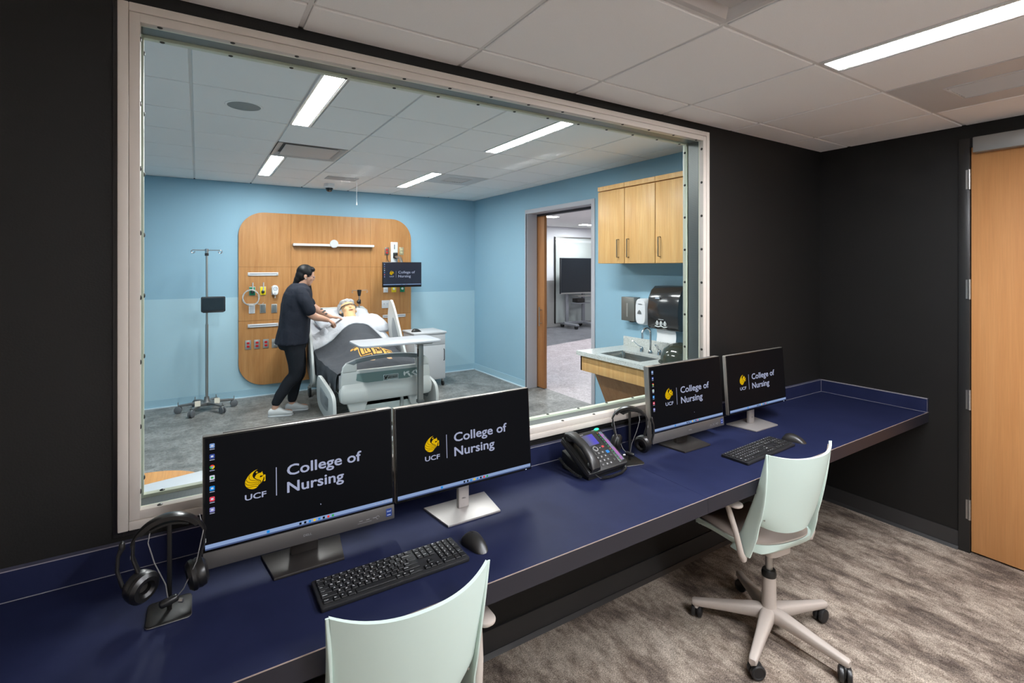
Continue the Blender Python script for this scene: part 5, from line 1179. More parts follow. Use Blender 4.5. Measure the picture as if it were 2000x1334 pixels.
# ================================================================== infusion stand with tablet
iv = thing('infusion_stand', 'steel infusion stand on casters with two top hooks', 'infusion stand', (.09, 4.93, 0)); IG = M('cast grey', (122, 122, 122), .4, .5)
obj('pole', MB().tube([(.09, 4.93, .1), (.09, 4.93, 1.0), (.09, 4.93, 1.0), (.09, 4.93, 1.86)], [.015, .015, .011, .011], 12), STEEL, iv, world=True)
obj('collar', MB().lathe([(.0001, 0), (.02, 0), (.02, .03), (.0001, .03)], 14, T=TM(.09, 4.93, 1.80)), BLACKPL, iv, world=True); obj('hook_hub', MB().lathe([(.0001, 0), (.016, 0), (.02, .02), (.018, .05), (.0001, .06)], 14, T=TM(.09, 4.93, 1.83)), CHROME, iv, world=True)
for s_ in (-1, 1):
    pts = [(.09, 4.93, 1.865), (.09 + s_ * .12, 4.92, 1.865)] + [(.09 + s_ * (.135 + .018 * math.sin(a)), 4.92, 1.848 + .018 * math.cos(a)) for a in [k * .7 for k in range(8)]]
    obj('hook', MB().tube(pts, .006, 8), CHROME, iv, world=True)
obj('hub', MB().lathe([(.0001, .06), (.05, .065), (.055, .09), (.03, .115), (.024, .16), (.0001, .16)], 18, T=TM(.09, 4.93, 0)), IG, iv, world=True)
for k, ang in enumerate((174, 238, 302, 6, 66, 118)):
    d = Vector((math.cos(R(ang)), math.sin(R(ang)), 0)); n_ = Vector((-d.y, d.x, 0)); L_ = .245 if ang in (66, 118) else .28; c0 = Vector((.09, 4.93, 0)); mb = MB()
    mb.loft([(c0 + d * r_ + Vector((0, 0, z_)), w_, h_, n_, (0, 0, 1)) for r_, z_, w_, h_ in ((.03, .085, .03, .018), (.14, .095, .024, .015), (L_, .085, .02, .011))], 10, sup=3); lg = obj('leg', mb, IG, iv, world=True)
    w0 = c0 + d * L_; ax = n_; mb = MB(); mb.cyl(w0 + Vector((0, 0, .09)), w0 + Vector((0, 0, .125)), .005, n=6); mb.box(w0.x - .011, w0.x + .011, w0.y - .011, w0.y + .011, .045, .085, .003); ca = obj('caster', mb, STEEL, lg)
    for s_ in (-1, 1): obj('wheel', MB().tube([w0 + ax * (s_ * .014 - .009) + Vector((0, 0, .04)), w0 + ax * (s_ * .014 - .005) + Vector((0, 0, .04)), w0 + ax * (s_ * .014 + .005) + Vector((0, 0, .04)), w0 + ax * (s_ * .014 + .009) + Vector((0, 0, .04))], [.032, .04, .04, .032], 16), M('grey caster', (104, 106, 110), .4), lg)
for x, y in ((.0, 4.76), (.19, 4.80)): obj('paper_tag', MB().cbox((0, 0, 0), (.055, .003, .06), T=TM(x, y, .13) @ RX(-20) @ RZ(10)), M('tag beige', (214, 206, 190), .7), iv, world=True)
t_ = thing('tablet', 'black tablet clamped to the infusion stand', 'tablet', (.155, 4.90, 1.15))
obj('case', MB().prism(rrect(.245, .18, .015, 4, .155, 1.235), .018, .004, T=TM(0, 4.905, 0) @ XZ), M('tablet case', (36, 42, 48), .45), t_, world=True)
obj('screen', MB().prism(rrect(.215, .14, .003, 2, .155, 1.24), .001, T=TM(0, 4.8865, 0) @ XZ), M('tablet screen', (30, 42, 50), .2), t_, world=True)
obj('clamp', MB().box(.07, .115, 4.905, 4.95, 1.20, 1.28, .004), BLACKPL, t_, world=True)
obj('lower_lip', MB().box(.05, .26, 4.875, 4.905, 1.14, 1.155, .003), BLACKPL, t_, world=True)
# ================================================================== sink corner
def speckle():
    t = NT('speckled solid surface'); v = t.coords(); f = t.noise(v, 150, 2, .7); g = t.noise(v, 60, 3, .7)
    a = t.ramp(f, [(.36, (150, 156, 152)), (.46, (208, 210, 206)), (.6, (226, 227, 224)), (.72, (190, 194, 190))]); t.link(t.mix(.4, a, t.ramp(g, [(.35, (196, 200, 196)), (.6, (255, 255, 255))]), 'MULTIPLY'), t.b.inputs['Base Color']); t.b.inputs['Roughness'].default_value = .3; return t.m
STONE = speckle()
ct = thing('sink_counter', 'speckled pale counter with a steel sink and maple apron', 'sink counter', (3.45, 1.2, .5))
cz, ctk = .845, .04; kx0, kx1, ky0, ky1 = 3.165, XR - .001, .135, 1.955
bx0, bx1, by0, by1 = 3.255, 3.565, 1.20, 1.715
for a in ((kx0, bx0, ky0, ky1), (bx1, kx1, ky0, ky1), (bx0, bx1, ky0, by0), (bx0, bx1, by1, ky1)): obj('counter_top', MB().box(a[0], a[1], a[2], a[3], cz - ctk, cz), STONE, ct, flat=True, world=True)
obj('backsplash', MB().box(kx1 - .02, kx1, ky0, ky1, cz, cz + .098, .002), STONE, ct, world=True)
rr_ = lambda s_, z_: [Vector(((bx0 + bx1) / 2 + p[0] * s_, (by0 + by1) / 2 + p[1] * s_, z_)) for p in rrect(bx1 - bx0 + .004, by1 - by0 + .004, .03, 5)]
mb = MB(); mb.rings([rr_(1.0, cz - .008), rr_(.985, cz - .02), rr_(.93, cz - .16), rr_(.85, cz - .175), rr_(.05, cz - .18)], cap=False); sk = obj('sink_bowl', mb, M('sink steel', (190, 188, 182), .22, .95), ct, world=True)
obj('drain', MB().lathe([(.0001, .004), (.03, .004), (.034, 0)], 20, T=TM((bx0 + bx1) / 2, (by0 + by1) / 2, cz - .182)), DARKMETAL, sk)
obj('apron', MB().box(3.195, 3.215, .30, 1.925, .655, cz - ctk, .001), MAPLE, ct, world=True)
obj('apron_end', MB().box(3.195, 3.78, 1.905, 1.925, .655, cz - ctk, .001), MAPLE, ct, world=True)
mb = MB(); mb.prism([(3.60, .06), (3.64, .06), (3.36, .655), (3.32, .655)], 1.6, T=Matrix(((1, 0, 0, 0), (0, 0, -1, 1.88), (0, 1, 0, 0), (0, 0, 0, 1)))); obj('knee_panel', mb, WOOD('maple knee panel', (168, 118, 78), (180, 130, 88), (190, 142, 98), .45), ct, world=True, flat=True)
obj('side_support', MB().prism([(3.34, .655), (3.80, .655), (3.80, .06), (3.62, .06)], .02, T=Matrix(((1, 0, 0, 0), (0, 0, -1, 1.905), (0, 1, 0, 0), (0, 0, 0, 1)))), MAPLE, ct, world=True, flat=True)
fc = thing('faucet', 'chrome gooseneck faucet with two wing handles', 'faucet', (3.66, 1.45, cz))
mb = MB(); mb.lathe([(.0001, .0), (.024, 0), (.024, .008), (.014, .03), (.0001, .03)], 18, T=TM(3.66, 1.45, cz)); mb.tube([(3.66, 1.45, cz + .02), (3.66, 1.45, cz + .19)] + [(3.66 - .055 + .055 * math.cos(a), 1.45 + .0 , cz + .19 + .055 * math.sin(a)) for a in [k * PI / 10 for k in range(1, 11)]] + [(3.55, 1.45, cz + .15)], .010, 12); obj('spout', mb, CHROME, fc, world=True)
for s_, rot in ((1, 35), (-1, -20)):
    y = 1.45 + s_ * .11; mb = MB(); mb.lathe([(.0001, 0), (.022, 0), (.02, .03), (.014, .045), (.0001, .05)], 16, T=TM(3.66, y, cz)); hd = obj('valve', mb, CHROME, fc, world=True)
    d = Vector((-math.cos(R(rot)), math.sin(R(rot)), 0)); mb = MB(); mb.loft([(Vector((3.66, y, cz + .045)) + d * r_ + Vector((0, 0, z_)), w_, .005, (-d.y, d.x, 0), (0, 0, 1)) for r_, z_, w_ in ((-.005, 0, .010), (.03, .012, .010), (.06, .04, .014), (.085, .06, .016), (.095, .062, .008))], 10); obj('wing_handle', mb, CHROME, hd)
# upper cabinets
for k, (y0, y1, lb, hy) in enumerate(((1.632, 2.006, 'maple wall cabinet nearest the sliding door', 'lo'), (1.248, 1.628, 'middle maple wall cabinet above the soap dispenser', 'hi'), (.70, 1.244, 'maple wall cabinet partly hidden by the window edge', 'hi'))):
    t_ = thing('wall_cabinet', lb, 'cabinet', (3.66, (y0 + y1) / 2, 1.705), group='maple wall cabinets')
    obj('body', MB().box(3.515, XR - .001, y0, y1, 1.705, 2.47, .001), MAPLE, t_, world=True); dr = obj('door', MB().box(3.496, 3.5135, y0 + .002, y1 - .002, 1.707, 2.435, .001), MAPLE, t_, world=True)
    obj('top_rail', MB().box(3.492, 3.514, y0, y1, 2.445, 2.49, .001), MAPLE, t_, world=True)
    hy_ = y0 + .075 if hy == 'lo' else y1 - .055
    obj('handle', MB().tube([(3.496, hy_, 1.765), (3.468, hy_, 1.765), (3.468, hy_, 1.94), (3.496, hy_, 1.94)], .006, 8), M('nickel handle', (150, 134, 112), .35, .8), dr)
# dispensers
t_ = thing('steel_dispenser', 'small brushed steel box on the wall above the sink', 'dispenser', (3.77, 1.83, 1.1))
obj('box', MB().box(3.735, XR - .001, 1.735, 1.915, 1.118, 1.36, .004), M('dull steel', (140, 138, 132), .4, .7), t_, world=True); obj('slot', MB().box(3.7335, 3.736, 1.82, 1.84, 1.16, 1.30), M('steel slot', (176, 174, 168), .4, .6), t_, world=True); obj('lower_lip', MB().box(3.74, 3.80, 1.76, 1.80, 1.108, 1.12), DARKMETAL, t_, world=True)
t_ = thing('soap_dispenser', 'white automatic soap dispenser on the wall above the sink', 'dispenser', (3.76, 1.63, 1.08))
mb = MB(); mb.loft([((x, 1.635, z), w_, h_, (0, 1, 0), (0, 0, 1)) for x, z, w_, h_ in ((XR - .001, 1.225, .078, .132), (3.76, 1.225, .078, .132), (3.735, 1.225, .074, .128), (3.718, 1.225, .062, .118))], 24, sup=4); sp = obj('body', mb, WHITE, t_, world=True)
mb = MB(); mb.prism([(-.028, -.012), (.028, -.012), (.02, .012), (0, .03), (-.02, .012)], .004, .002, T=Matrix(((0, 0, -1, 3.7175), (1, 0, 0, 1.645), (0, 1, 0, 1.215), (0, 0, 0, 1)))); obj('push_window', mb, M('grey window', (110, 112, 112), .3), sp)
mb = MB(); mb.me(text_fit('PURELL', .05, .011, .03), Matrix(((0, 0, -1, 3.7165), (-1, 0, 0, 1.66), (0, 1, 0, 1.295), (0, 0, 0, 1)))); obj('marking', mb, M('marking grey', (150, 152, 158), .5), sp)
t_ = thing('towel_dispenser', 'black rounded paper towel dispenser with a towel hanging out', 'dispenser', (3.74, 1.25, 1.07))
mb = MB(); TD = M('smoke plastic', (44, 43, 44), .18, coat=.4)
pr = [(XR - .001, 1.07), (3.62, 1.095), (3.605, 1.12), (3.60, 1.28), (3.615, 1.38), (3.65, 1.45), (3.70, 1.49), (XR - .001, 1.495)]
mb.prism(smooth_poly(pr, 1), .36, .012, T=Matrix(((1, 0, 0, 0), (0, 0, -1, 1.44), (0, 1, 0, 0), (0, 0, 0, 1)))); sp = obj('cover', mb, TD, t_, world=True)
obj('towel', MB().sheet(lambda u, v_: Vector((3.64 + .01 * math.sin(v_ * 3), 1.14 + .22 * u, 1.10 - .12 * v_ - (.012 if (int(u * 20) % 2 and v_ > .99) else 0))), 20, 6, (.002, 0, 0)), M('towel white', (240, 240, 240), .9), t_, world=True)
mb = MB()
for k, s_ in enumerate((-.045, 0, .045)):
    mb.tube([(3.5995, 1.27 + s_ + .016 * math.cos(a * PI / 6), 1.15 + .016 * math.sin(a * PI / 6)) for a in range(12)], .0025, 5, closed=True); mb.box(3.597, 3.601, 1.265 + s_, 1.275 + s_, 1.14, 1.175)
mb.tube([(3.599, 1.20, 1.125), (3.599, 1.235, 1.118), (3.599, 1.27, 1.128), (3.599, 1.305, 1.118), (3.599, 1.34, 1.125)], .004, 5); mb.box(3.5975, 3.6005, 1.24, 1.30, 1.186, 1.189); obj('hand_print', mb, M('towel white', (240, 240, 240)), sp)
obj('sensor_window', MB().box(3.600, 3.604, 1.29, 1.34, 1.375, 1.39), M('sensor grey', (170, 180, 190), .3), sp)
t_ = thing('plastic_dome', 'smoky clear plastic dome cover standing on the counter', 'dome cover', (3.52, .98, cz))
mb = MB(); mb.lathe([(.17, 0), (.166, .05), (.14, .11), (.09, .15), (.04, .165), (.0001, .168)], 28, T=TM(3.52, .985, cz + .006), cap=False); obj('dome', mb, M('smoky clear', (86, 92, 80), .12, trans=.55), t_, world=True); mb = MB(); mb.lathe([(.168, 0), (.185, 0), (.185, .008), (.168, .008)], 28, T=TM(3.52, .985, cz), cap=False); obj('rim', mb, M('rim dark', (50, 52, 46), .4), t_, world=True)

# ================================================================== hall beyond the door
t_ = thing('hall_whiteboard', 'tall framed white glass board on the far wall beyond the door', 'whiteboard', (9.3, YH, .1))
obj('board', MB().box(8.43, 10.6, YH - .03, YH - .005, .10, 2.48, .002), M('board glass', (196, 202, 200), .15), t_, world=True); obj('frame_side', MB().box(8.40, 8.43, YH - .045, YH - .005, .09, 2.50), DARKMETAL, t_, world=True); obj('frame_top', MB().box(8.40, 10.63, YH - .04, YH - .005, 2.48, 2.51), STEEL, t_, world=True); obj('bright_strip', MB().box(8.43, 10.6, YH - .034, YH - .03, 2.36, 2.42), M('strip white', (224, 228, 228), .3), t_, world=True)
t_ = thing('display_cart', 'large black screen on a grey wheeled stand beyond the door', 'display', (9.3, 8.85, 0))
obj('housing', MB().box(8.28, 9.95, 8.78, 8.85, .94, 1.91, .004), M('bezel dark', (40, 44, 50), .4), t_, world=True); obj('screen', MB().box(8.30, 9.93, 8.775, 8.785, .97, 1.89), M('dark screen', (20, 26, 32), .25), t_, world=True); obj('lower_trim', MB().box(8.28, 9.95, 8.77, 8.78, .93, .965), STEEL, t_, world=True)
GS = M('stand grey', (150, 152, 158), .4, .4)
for x in (8.52, 9.1): obj('upright', MB().box(x, x + .09, 8.86, 8.91, .15, 1.5, .003), GS, t_, world=True)
obj('shelf', MB().box(8.70, 9.28, 8.55, 8.86, .86, .885, .003), STEEL, t_, world=True); obj('equipment_box', MB().box(8.72, 8.98, 8.62, 8.84, .70, .80, .006), DARKMETAL, t_, world=True); obj('lower_shelf', MB().box(8.68, 9.15, 8.6, 8.86, .66, .685, .003), GS, t_, world=True)
mb = MB(); mb.box(8.46, 9.28, 8.85, 8.92, .09, .16, .005); mb.box(8.48, 8.60, 8.40, 9.1, .08, .13, .01); mb.box(9.12, 9.24, 8.40, 9.1, .08, .13, .01); obj('base', mb, GS, t_, world=True)
for x in (8.54, 9.18):
    for y in (8.45, 9.05): obj('caster', MB().tube([(x - .03, y, .05), (x + .03, y, .05)], .05, 14), BLACKPL, t_, world=True)
DIFF_H = EMIT('hall diffuser', (250, 250, 255), LIGHT_HALL)
for k, (x, y, lb) in enumerate(((6.5, 7.05, 'hall ceiling light nearest the sliding door leaf'), (8.85, 8.25, 'hall ceiling light above the far screen'), (6.0, 4.2, 'hall ceiling light just outside the door, out of view'), (8.6, 5.2, 'hall ceiling light in the middle of the hall, out of view'))):
    t_ = thing('hall_light', 'recessed white ' + lb, 'ceiling light', (x, y, HH), group='hall ceiling lights'); obj('diffuser', MB().box(x - .3, x + .3, y - .12, y + .12, HH - .006, HH - .003), DIFF_H, t_, flat=True, world=True); mb = MB()
    for a in ((x - .33, x - .3, y - .15, y + .15), (x + .3, x + .33, y - .15, y + .15), (x - .3, x + .3, y - .15, y - .12), (x - .3, x + .3, y + .12, y + .15)): mb.box(*a, HH - .008, HH - .001)
    obj('trim', mb, FIXW, t_, flat=True, world=True)

# ================================================================== tables just beyond the glass
t_ = thing('white_table', 'white table top just below the observation window', 'table', (-.5, .55, 0)); TW = M('table white', (196, 200, 206), .35)
Tt = TM(-.193, .779, .716) @ RZ(12)
obj('table_top', MB().prism(rrect(.98, .40, .02, 4, -.24, -.20), .024, .006, T=Tt), TW, t_, world=True)
for a in ((-.66, -.34), (-.66, -.05), (.18, -.34), (.18, -.05)): p = Tt @ Vector((a[0], a[1], 0)); obj('leg', MB().cyl((p.x, p.y, 0), (p.x, p.y, .717), .02, n=12), STEEL, t_, world=True)
t_ = thing('round_wooden_table', 'round orange wood table top behind the white table', 'table', (-.25, 1.0, 0)); OW = WOOD('orange ply', (206, 140, 70), (218, 154, 82), (226, 166, 96), .4, 'y')
obj('table_top', MB().lathe([(.0001, .59), (.275, .59), (.293, .600), (.297, .608), (.293, .616), (.28, .62), (.0001, .62)], 48, T=TM(-.25, 1.0, 0)), OW, t_, world=True)
obj('pedestal', MB().lathe([(.0001, .02), (.17, .02), (.175, .012), (.03, .05), (.025, .10), (.025, .57), (.10, .59), (.0001, .59)], 24, T=TM(-.25, 1.0, 0)), STEEL, t_, world=True)
obj('foot_ring', MB().lathe([(.0001, 0), (.18, 0), (.18, .012), (.17, .02), (.0001, .02)], 28, T=TM(-.25, 1.0, 0)), DARKMETAL, t_, world=True)

# ================================================================== people
SKIN = M('skin', (206, 158, 134), .55, spec=.35, grain=.06, gscale=60); SCRUB = M('black scrub cloth', (37, 40, 50), .8, spec=.2, wrinkle=.45, wscale=10); TROUS = M('black trousers', (34, 36, 42), .75, spec=.2, wrinkle=.3, wscale=9)
HAIR = M('black hair', (16, 14, 16), .5, spec=.3); SHOEW = M('white shoe', (214, 214, 214), .45); SOLE = M('white sole', (222, 222, 224), .6)
X_, Y_, Z_ = Vector((1, 0, 0)), Vector((0, 1, 0)), Vector((0, 0, 1))
def limb(mb, pts, n=14, squash=1.0):
    """tapered limb through (x,y,z,r)"""
    P_ = [Vector(p[:3]) for p in pts]; rad = [p[3] for p in pts]; sm, rs = [], []
    for i in range(len(P_) - 1):
        p0, p1, p2, p3 = P_[max(i - 1, 0)], P_[i], P_[i + 1], P_[min(i + 2, len(P_) - 1)]
        for k in range(4):
            t = k / 4; sm.append(.5 * (2 * p1 + (p2 - p0) * t + (2 * p0 - 5 * p1 + 4 * p2 - p3) * t * t + (3 * p1 - p0 - 3 * p2 + p3) * t ** 3)); rs.append(rad[i] + (rad[i + 1] - rad[i]) * t)
    sm.append(P_[-1]); rs.append(rad[-1]); mb.tube(sm, rs, n); mb.ell(P_[0], (rad[0],) * 3, u=12, v=8); mb.ell(P_[-1], (rad[-1],) * 3, u=12, v=8); return mb
def head(mb, T, s_=1.0):
    """head facing +x, up +z, centre at origin of T; height 0.235"""
    def e_(c, r): m_ = MB(); m_.ell(tuple(q * s_ for q in c), tuple(q * s_ for q in r), u=20, v=14); bmesh.ops.transform(m_.bm, matrix=T, verts=m_.bm.verts); mb._take(m_.bm)
    e_((-.012, 0, .03), (.092, .074, .086)); e_((.022, 0, -.025), (.062, .060, .078)); e_((.034, 0, -.07), (.044, .042, .040)); e_((.052, 0, -.092), (.024, .024, .018))
    e_((.062, 0, .012), (.022, .048, .022)); e_((.088, 0, -.020), (.017, .011, .017)); e_((.080, 0, .002), (.010, .008, .024)); e_((.077, 0, -.053), (.011, .021, .006)); e_((.074, 0, -.064), (.011, .018, .006))
    for q in (-1, 1): e_((.052, q * .036, -.022), (.026, .022, .022)); e_((-.012, q * .074, -.008), (.018, .009, .030)); e_((.068, q * .031, .003), (.012, .013, .007))
def hand(mb, wrist, d, up, fingers, thumb, size=1.0, side=1):
    """palm from wrist along d, back of hand facing up; fingers: list of per-finger curl angles"""
    d = Vector(d).normalized(); up = Vector(up); up = (up - d * up.dot(d)).normalized(); sd_ = d.cross(up) * side; w_ = Vector(wrist); L_ = .085 * size
    mb.loft([(w_ + d * (L_ * f), a * size, b * size, sd_, up) for f, a, b in ((-.25, .026, .020), (.15, .032, .017), (.6, .040, .015), (1.0, .041, .012), (1.08, .036, .008))], 14, sup=2.6)
    for k, (off, ln) in enumerate(((-.031, .070), (-.0105, .078), (.0105, .073), (.030, .058))):
        c_ = fingers[k]; p = w_ + d * (L_ * .92) + sd_ * (off * size); dd = d.copy(); pts = [(*p, .0098 * size)]
        for j, f in enumerate((.45, .32, .25)):
            dd = Matrix.Rotation(R(-c_[j]), 3, d.cross(up)) @ dd; p = p + dd * (ln * f * size); pts.append((*p, (.0090, .0082, .0070)[j] * size))
        limb(mb, pts, 8)
    p = w_ + d * (L_ * .2) - sd_ * (.028 * size); pts = [(*p, .014 * size)]
    for dv, f, r_ in zip(thumb, (.036, .030, .024), (.0115, .0098, .008)):
        v_ = (d * dv[0] - sd_ * dv[1] + up * dv[2]).normalized(); p = p + v_ * (f * size); pts.append((*p, r_ * size))
    limb(mb, pts, 8)
nurse = thing('person', 'person in black scrubs and white shoes leaning over the bed', 'person', (.85, 4.3, 0))
HT = TM(1.068, 4.30, 1.567) @ RZ(-6) @ RY(14)
mb = MB(); head(mb, HT, .98)
limb(mb, [(.985, 4.30, 1.38, .075), (1.005, 4.30, 1.45, .06), (1.05, 4.30, 1.52, .054)], 16)
TOR = [(1.455, .99, .075, .10), (1.41, .985, .11, .175), (1.34, .98, .135, .20), (1.22, .965, .148, .195), (1.08, .95, .145, .19), (.96, .935, .148, .195), (.86, .92, .158, .205), (.79, .915, .15, .20)]
mb.loft([((x, 4.30, z), a * .9, b * .9, X_, Y_) for z, x, a, b in TOR], 24)
limb(mb, [(.985, 4.135, 1.375, .062), (1.02, 4.095, 1.27, .056), (1.075, 4.085, 1.15, .047), (1.125, 4.095, 1.105, .043), (1.20, 4.12, 1.082, .036), (1.275, 4.15, 1.055, .026)], 14)
limb(mb, [(1.01, 4.465, 1.375, .062), (1.09, 4.49, 1.29, .054), (1.165, 4.475, 1.20, .046), (1.235, 4.455, 1.145, .040), (1.325, 4.44, 1.085, .029), (1.37, 4.435, 1.065, .025)], 14)
hand(mb, (1.275, 4.15, 1.055), (.80, .28, -.42), (.35, -.15, .9), [(25, 50, 40), (30, 55, 40), (34, 58, 42), (36, 60, 44)], [(.9, .25, -.35), (.9, -.1, -.4), (.8, -.3, -.5)], 1.0, -1)
hand(mb, (1.37, 4.435, 1.065), (.96, .05, -.16), (.1, 0, 1), [(8, 12, 10), (6, 12, 10), (8, 14, 12), (10, 16, 14)], [(.8, .55, -.25), (.95, .2, -.2), (1, .05, -.15)], 1.0, 1)
for (hx_, hy_), kn, an in (((.915, 4.205), (.935, 4.215, .455), (.735, 4.25, .115)), ((.94, 4.385), (1.0, 4.38, .44), (.925, 4.385, .115))):
    mid = [kn[k] + (an[k] - kn[k]) * .35 for k in range(3)]
    limb(mb, [(hx_, hy_, .84, .098), ((hx_ + kn[0]) / 2 + .01, hy_, .64, .082), (*kn, .060), (mid[0] - .012, mid[1], mid[2], .054), (*an, .034), (an[0] + .01, an[1], .06, .036)], 14)
    mb.ell((an[0] + .07, an[1], .04), (.11, .036, .028))
NV = [obj('body', finish(remesh(mb, .0062, 2, .5), SKIN, 'body'), SKIN, nurse, world=True)]
# scrub top
mb = MB(); TOP = [(1.485, .985, .060, .075), (1.465, .985, .088, .12), (1.425, .983, .122, .195), (1.36, .978, .148, .222), (1.25, .965, .162, .222), (1.12, .952, .163, .22), (.99, .938, .166, .222), (.90, .926, .172, .228), (.825, .916, .176, .232), (.80, .912, .176, .232)]
mb.loft([((x, 4.30, z), a, b, X_, Y_) for z, x, a, b in TOP], 28, sup=2.2)
limb(mb, [(.975, 4.14, 1.385, .074), (1.005, 4.09, 1.30, .074), (1.045, 4.078, 1.215, .073), (1.06, 4.08, 1.185, .072)], 16)
limb(mb, [(1.0, 4.46, 1.385, .074), (1.055, 4.49, 1.31, .072), (1.12, 4.485, 1.245, .070), (1.135, 4.48, 1.225, .068)], 16)
me = remesh(mb, .010, 3, .5)
displace(me, lambda c_: (noise.noise(Vector((c_.x * 9, c_.y * 9, c_.z * 3.2))) * .012 + noise.noise(Vector((c_.x * 22, c_.y * 22, c_.z * 8))) * .005) * (1.0 if c_.z < 1.38 else .4))
obj('scrub_top', finish(me, SCRUB, 'scrub_top'), SCRUB, nurse, world=True)
mb = MB(); mb.loft([((x, 4.30, z), a, b, X_, Y_) for z, x, a, b in ((.90, .925, .150, .205), (.80, .915, .158, .215), (.74, .92, .14, .195))], 24)
for (hx_, hy_), kn, an, rs in (((.915, 4.205), (.938, 4.212, .455), (.742, 4.248, .155), 1), ((.94, 4.385), (1.0, 4.38, .44), (.93, 4.384, .145), 1)):
    mid = [kn[k] + (an[k] - kn[k]) * .35 for k in range(3)]
    limb(mb, [(hx_, hy_, .82, .108), ((hx_ + kn[0]) / 2 + .012, hy_, .64, .097), (*kn, .076), (mid[0] - .014, mid[1], mid[2], .068), (*an, .052)], 16)
me = remesh(mb, .010, 3, .5)
displace(me, lambda c_: noise.noise(Vector((c_.x * 12, c_.y * 12, c_.z * 10))) * .006)
obj('trousers', finish(me, TROUS, 'trousers'), TROUS, nurse, world=True)
# hair: cap, smooth fall to the nape and a long lock over the far shoulder
mb = MB()
def he(c, r): m_ = MB(); m_.ell(c, r, u=20, v=14); bmesh.ops.transform(m_.bm, matrix=HT, verts=m_.bm.verts); mb._take(m_.bm)
he((-.025, 0, .042), (.094, .082, .088)); he((-.052, 0, -.01), (.066, .078, .085)); he((-.075, 0, -.065), (.046, .064, .066)); he((-.088, 0, -.105), (.034, .052, .045)); he((.03, 0, .085), (.048, .066, .034)); he((.0, .06, .0), (.055, .024, .07)); he((.0, -.055, .035), (.052, .026, .05))
limb(mb, [(1.07, 4.375, 1.56, .03), (1.10, 4.395, 1.47, .034), (1.118, 4.40, 1.36, .036), (1.125, 4.40, 1.26, .028), (1.128, 4.40, 1.20, .014)], 12)
obj('hair', finish(remesh(mb, .007, 2, .5), HAIR, 'hair'), HAIR, nurse, world=True)
mb = MB()
for q in (-1, 1): m_ = MB(); m_.ell((.076, q * .030, .001), (.008, .012, .005)); bmesh.ops.transform(m_.bm, matrix=HT, verts=m_.bm.verts); mb._take(m_.bm)
obj('eyes', mb, M('dark eye', (30, 22, 20), .3), nurse, world=True)
mb = MB()
for q in (-1, 1): mb.tube([HT @ Vector((.090, q * .030 + .022 * math.cos(a * PI / 7), .003 + .015 * math.sin(a * PI / 7))) for a in range(14)], .0016, 5, closed=True); mb.tube([HT @ Vector((.088, q * .052, .006)), HT @ Vector((.05, q * .068, .008)), HT @ Vector((-.01, q * .076, .01))], .0016, 5)
obj('glasses', mb, M('thin frame', (170, 160, 160), .3, .5), nurse, world=True)
m_ = MB(); m_.ell((.082, 0, -.0585), (.008, .020, .0025)); bmesh.ops.transform(m_.bm, matrix=HT, verts=m_.bm.verts); obj('lips', m_, M('lip', (170, 96, 90), .5), nurse, world=True)
m_ = MB(); m_.ell((-.004, -.086, -.03), (.004, .004, .010)); bmesh.ops.transform(m_.bm, matrix=HT, verts=m_.bm.verts); obj('earring', m_, WHITE, nurse, world=True)
mb = MB()
for k in range(4): a = Vector((1.255 + .018 * k, 4.405, 1.155 - .012 * k)); mb.ell(a + Vector((0, -.012, .012 * (-1) ** k)), (.016, .003, .008))
obj('tattoo', mb, M('tattoo ink', (84, 90, 92), .6), nurse, world=True)
for ax_, ay_, rz in ((.735, 4.25, -14), (.925, 4.385, -12)):
    Ts = TM(ax_, ay_, 0) @ RZ(rz); mb = MB()
    secs = [(-.070, .030, .050, .030), (-.055, .038, .058, .042), (-.01, .040, .064, .052), (.05, .040, .058, .050), (.09, .044, .044, .034), (.135, .043, .034, .024), (.165, .034, .029, .018), (.178, .018, .025, .010)]
    mb.loft([((x, 0, z_ * .62 + .012), w_, h_ * .9, (0, 1, 0), (0, 0, 1)) for x, w_, z_, h_ in secs], 18, T=Ts, sup=2.6); sh_ = obj('shoe', mb, SHOEW, nurse, world=True)
    out = [(-.078, 0), (-.07, .025), (-.04, .036), (.03, .036), (.09, .045), (.14, .044), (.172, .03), (.186, 0)]; out = out + [(x, -y) for x, y in out[-2:0:-1]]
    obj('sole', MB().prism(out[::-1], .018, .004, T=Ts @ TM(0, 0, .001)), SOLE, sh_); mb = MB()
    for k in range(5):
        x = .045 + k * .016; z_ = .086 - k * .009; mb.tube([Ts @ Vector((x, -.024, z_ - .008)), Ts @ Vector((x + .006, 0, z_)), Ts @ Vector((x, .024, z_ - .008))], .003, 6)
    for q in (-1, 1): mb.tube([Ts @ Vector((.042, 0, .09)), Ts @ Vector((.05, q * .02, .098)), Ts @ Vector((.065, q * .03, .086)), Ts @ Vector((.052, q * .006, .09))], .0025, 6)
    obj('laces', mb, SOLE, sh_)
# ------------------------------------------------------------------ training mannequin
man = thing('mannequin', 'training mannequin with grey hair lying under the blanket', 'mannequin', (1.64, 4.5, .75)); MSK = M('mannequin skin', (226, 180, 134), .45, spec=.4)
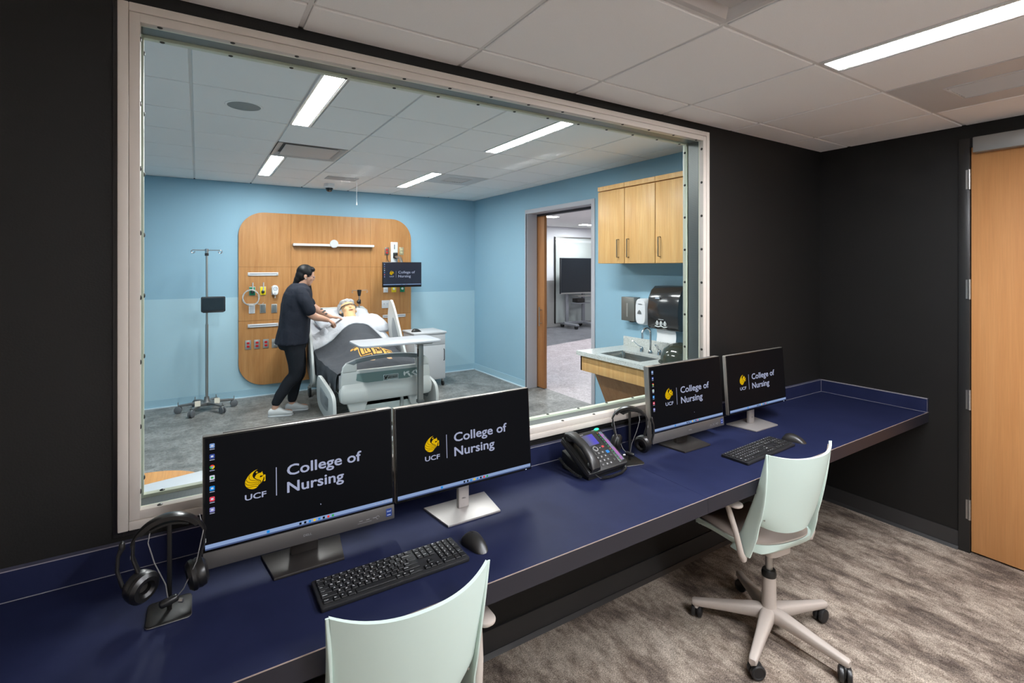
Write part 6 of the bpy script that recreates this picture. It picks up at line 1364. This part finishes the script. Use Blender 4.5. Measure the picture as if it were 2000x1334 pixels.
# head lies back on the pillow: face turned up and towards the foot of the bed
MH = TM(1.665, 4.78, 1.105) @ Matrix(((0, 1, 0, 0), (-.74, 0, .67, 0), (.67, 0, .74, 0), (0, 0, 0, 1))) @ RX(5)
MH = MH @ Matrix.Diagonal((1.12, 1.34, 1.16, 1)); mb = MB(); head(mb, MH, 1.0)
limb(mb, [(1.655, 4.60, .97, .085), (1.66, 4.66, 1.015, .076), (1.664, 4.73, 1.055, .072)], 16)
mb.loft([((1.63, y, mz(y) + .03 + h_), a, h_, X_, Z_) for y, a, h_ in ((4.66, .10, .07), (4.58, .19, .085), (4.45, .21, .10), (4.25, .19, .115), (4.05, .17, .11), (3.9, .15, .10))], 20)
for s_ in (-1, 1): limb(mb, [(1.63 + s_ * .20, 4.55, mz(4.55) + .10, .05), (1.63 + s_ * .25, 4.35, mz(4.35) + .08, .042), (1.63 + s_ * .24, 4.12, mz(4.12) + .08, .034)], 10); limb(mb, [(1.63 + s_ * .09, 3.92, .71, .075), (1.63 + s_ * .09, 3.6, .70, .055), (1.63 + s_ * .09, 3.3, .68, .04)], 10)
obj('body', finish(remesh(mb, .0075, 2, .5), MSK, 'body'), MSK, man, world=True)
mb = MB()
def me_(c, r):
    m_ = MB(); m_.ell(c, r, u=20, v=14); bmesh.ops.transform(m_.bm, matrix=MH, verts=m_.bm.verts); mb._take(m_.bm)
me_((-.03, 0, .06), (.090, .088, .078)); me_((.03, 0, .088), (.052, .074, .036)); me_((-.03, .058, .02), (.05, .030, .06)); me_((-.03, -.058, .02), (.05, .030, .06))
me2 = remesh(mb, .008, 1, .5)
displace(me2, lambda c_: noise.noise(c_ * 45) * .008)
obj('hair', finish(me2, M('grey hair', (178, 176, 176), .7), 'hair'), None, man, world=True)
mb = MB(); me_((-.055, -.03, -.03), (.05, .062, .075)); me_((-.06, .0, .02), (.05, .085, .06)); obj('dark_hood', mb, M('hood black', (30, 32, 36), .6), man, world=True)
mb = MB(); mb.tube([MH @ Vector((-.01, -.080, .012)), MH @ Vector((.05, -.068, .016)), MH @ Vector((.088, -.040, .014)), MH @ Vector((.098, 0, .016)), MH @ Vector((.088, .040, .014)), MH @ Vector((.05, .068, .016)), MH @ Vector((-.01, .080, .012))], .0065, 8); obj('glasses', mb, M('smoke frame', (92, 84, 80), .3), man, world=True)
m_ = MB(); m_.ell((.088, 0, -.061), (.008, .022, .004)); bmesh.ops.transform(m_.bm, matrix=MH, verts=m_.bm.verts); obj('lips', m_, M('mannequin lip', (150, 70, 56), .5), man, world=True)
t = NT('patterned gown'); v = t.coords(); f = t.noise(v, 55, 2, .6, 1.0); t.link(t.ramp(f, [(.42, (128, 132, 140)), (.52, (206, 208, 212)), (.7, (222, 224, 228))]), t.b.inputs['Base Color']); t.b.inputs['Roughness'].default_value = .85
def gown(u, v_):
    a = PI * (.02 + .96 * u); y = 4.40 + .27 * v_; k = 1 - .40 * max(0, v_ - .5) * 2; return Vector((1.63 - .245 * k * math.cos(a), y, mz(y) + .04 + (.205 - .03 * v_) * math.sin(a) ** .8))
obj('gown', MB().sheet(gown, 26, 12, (0, 0, -.008)), t.m, man, world=True)
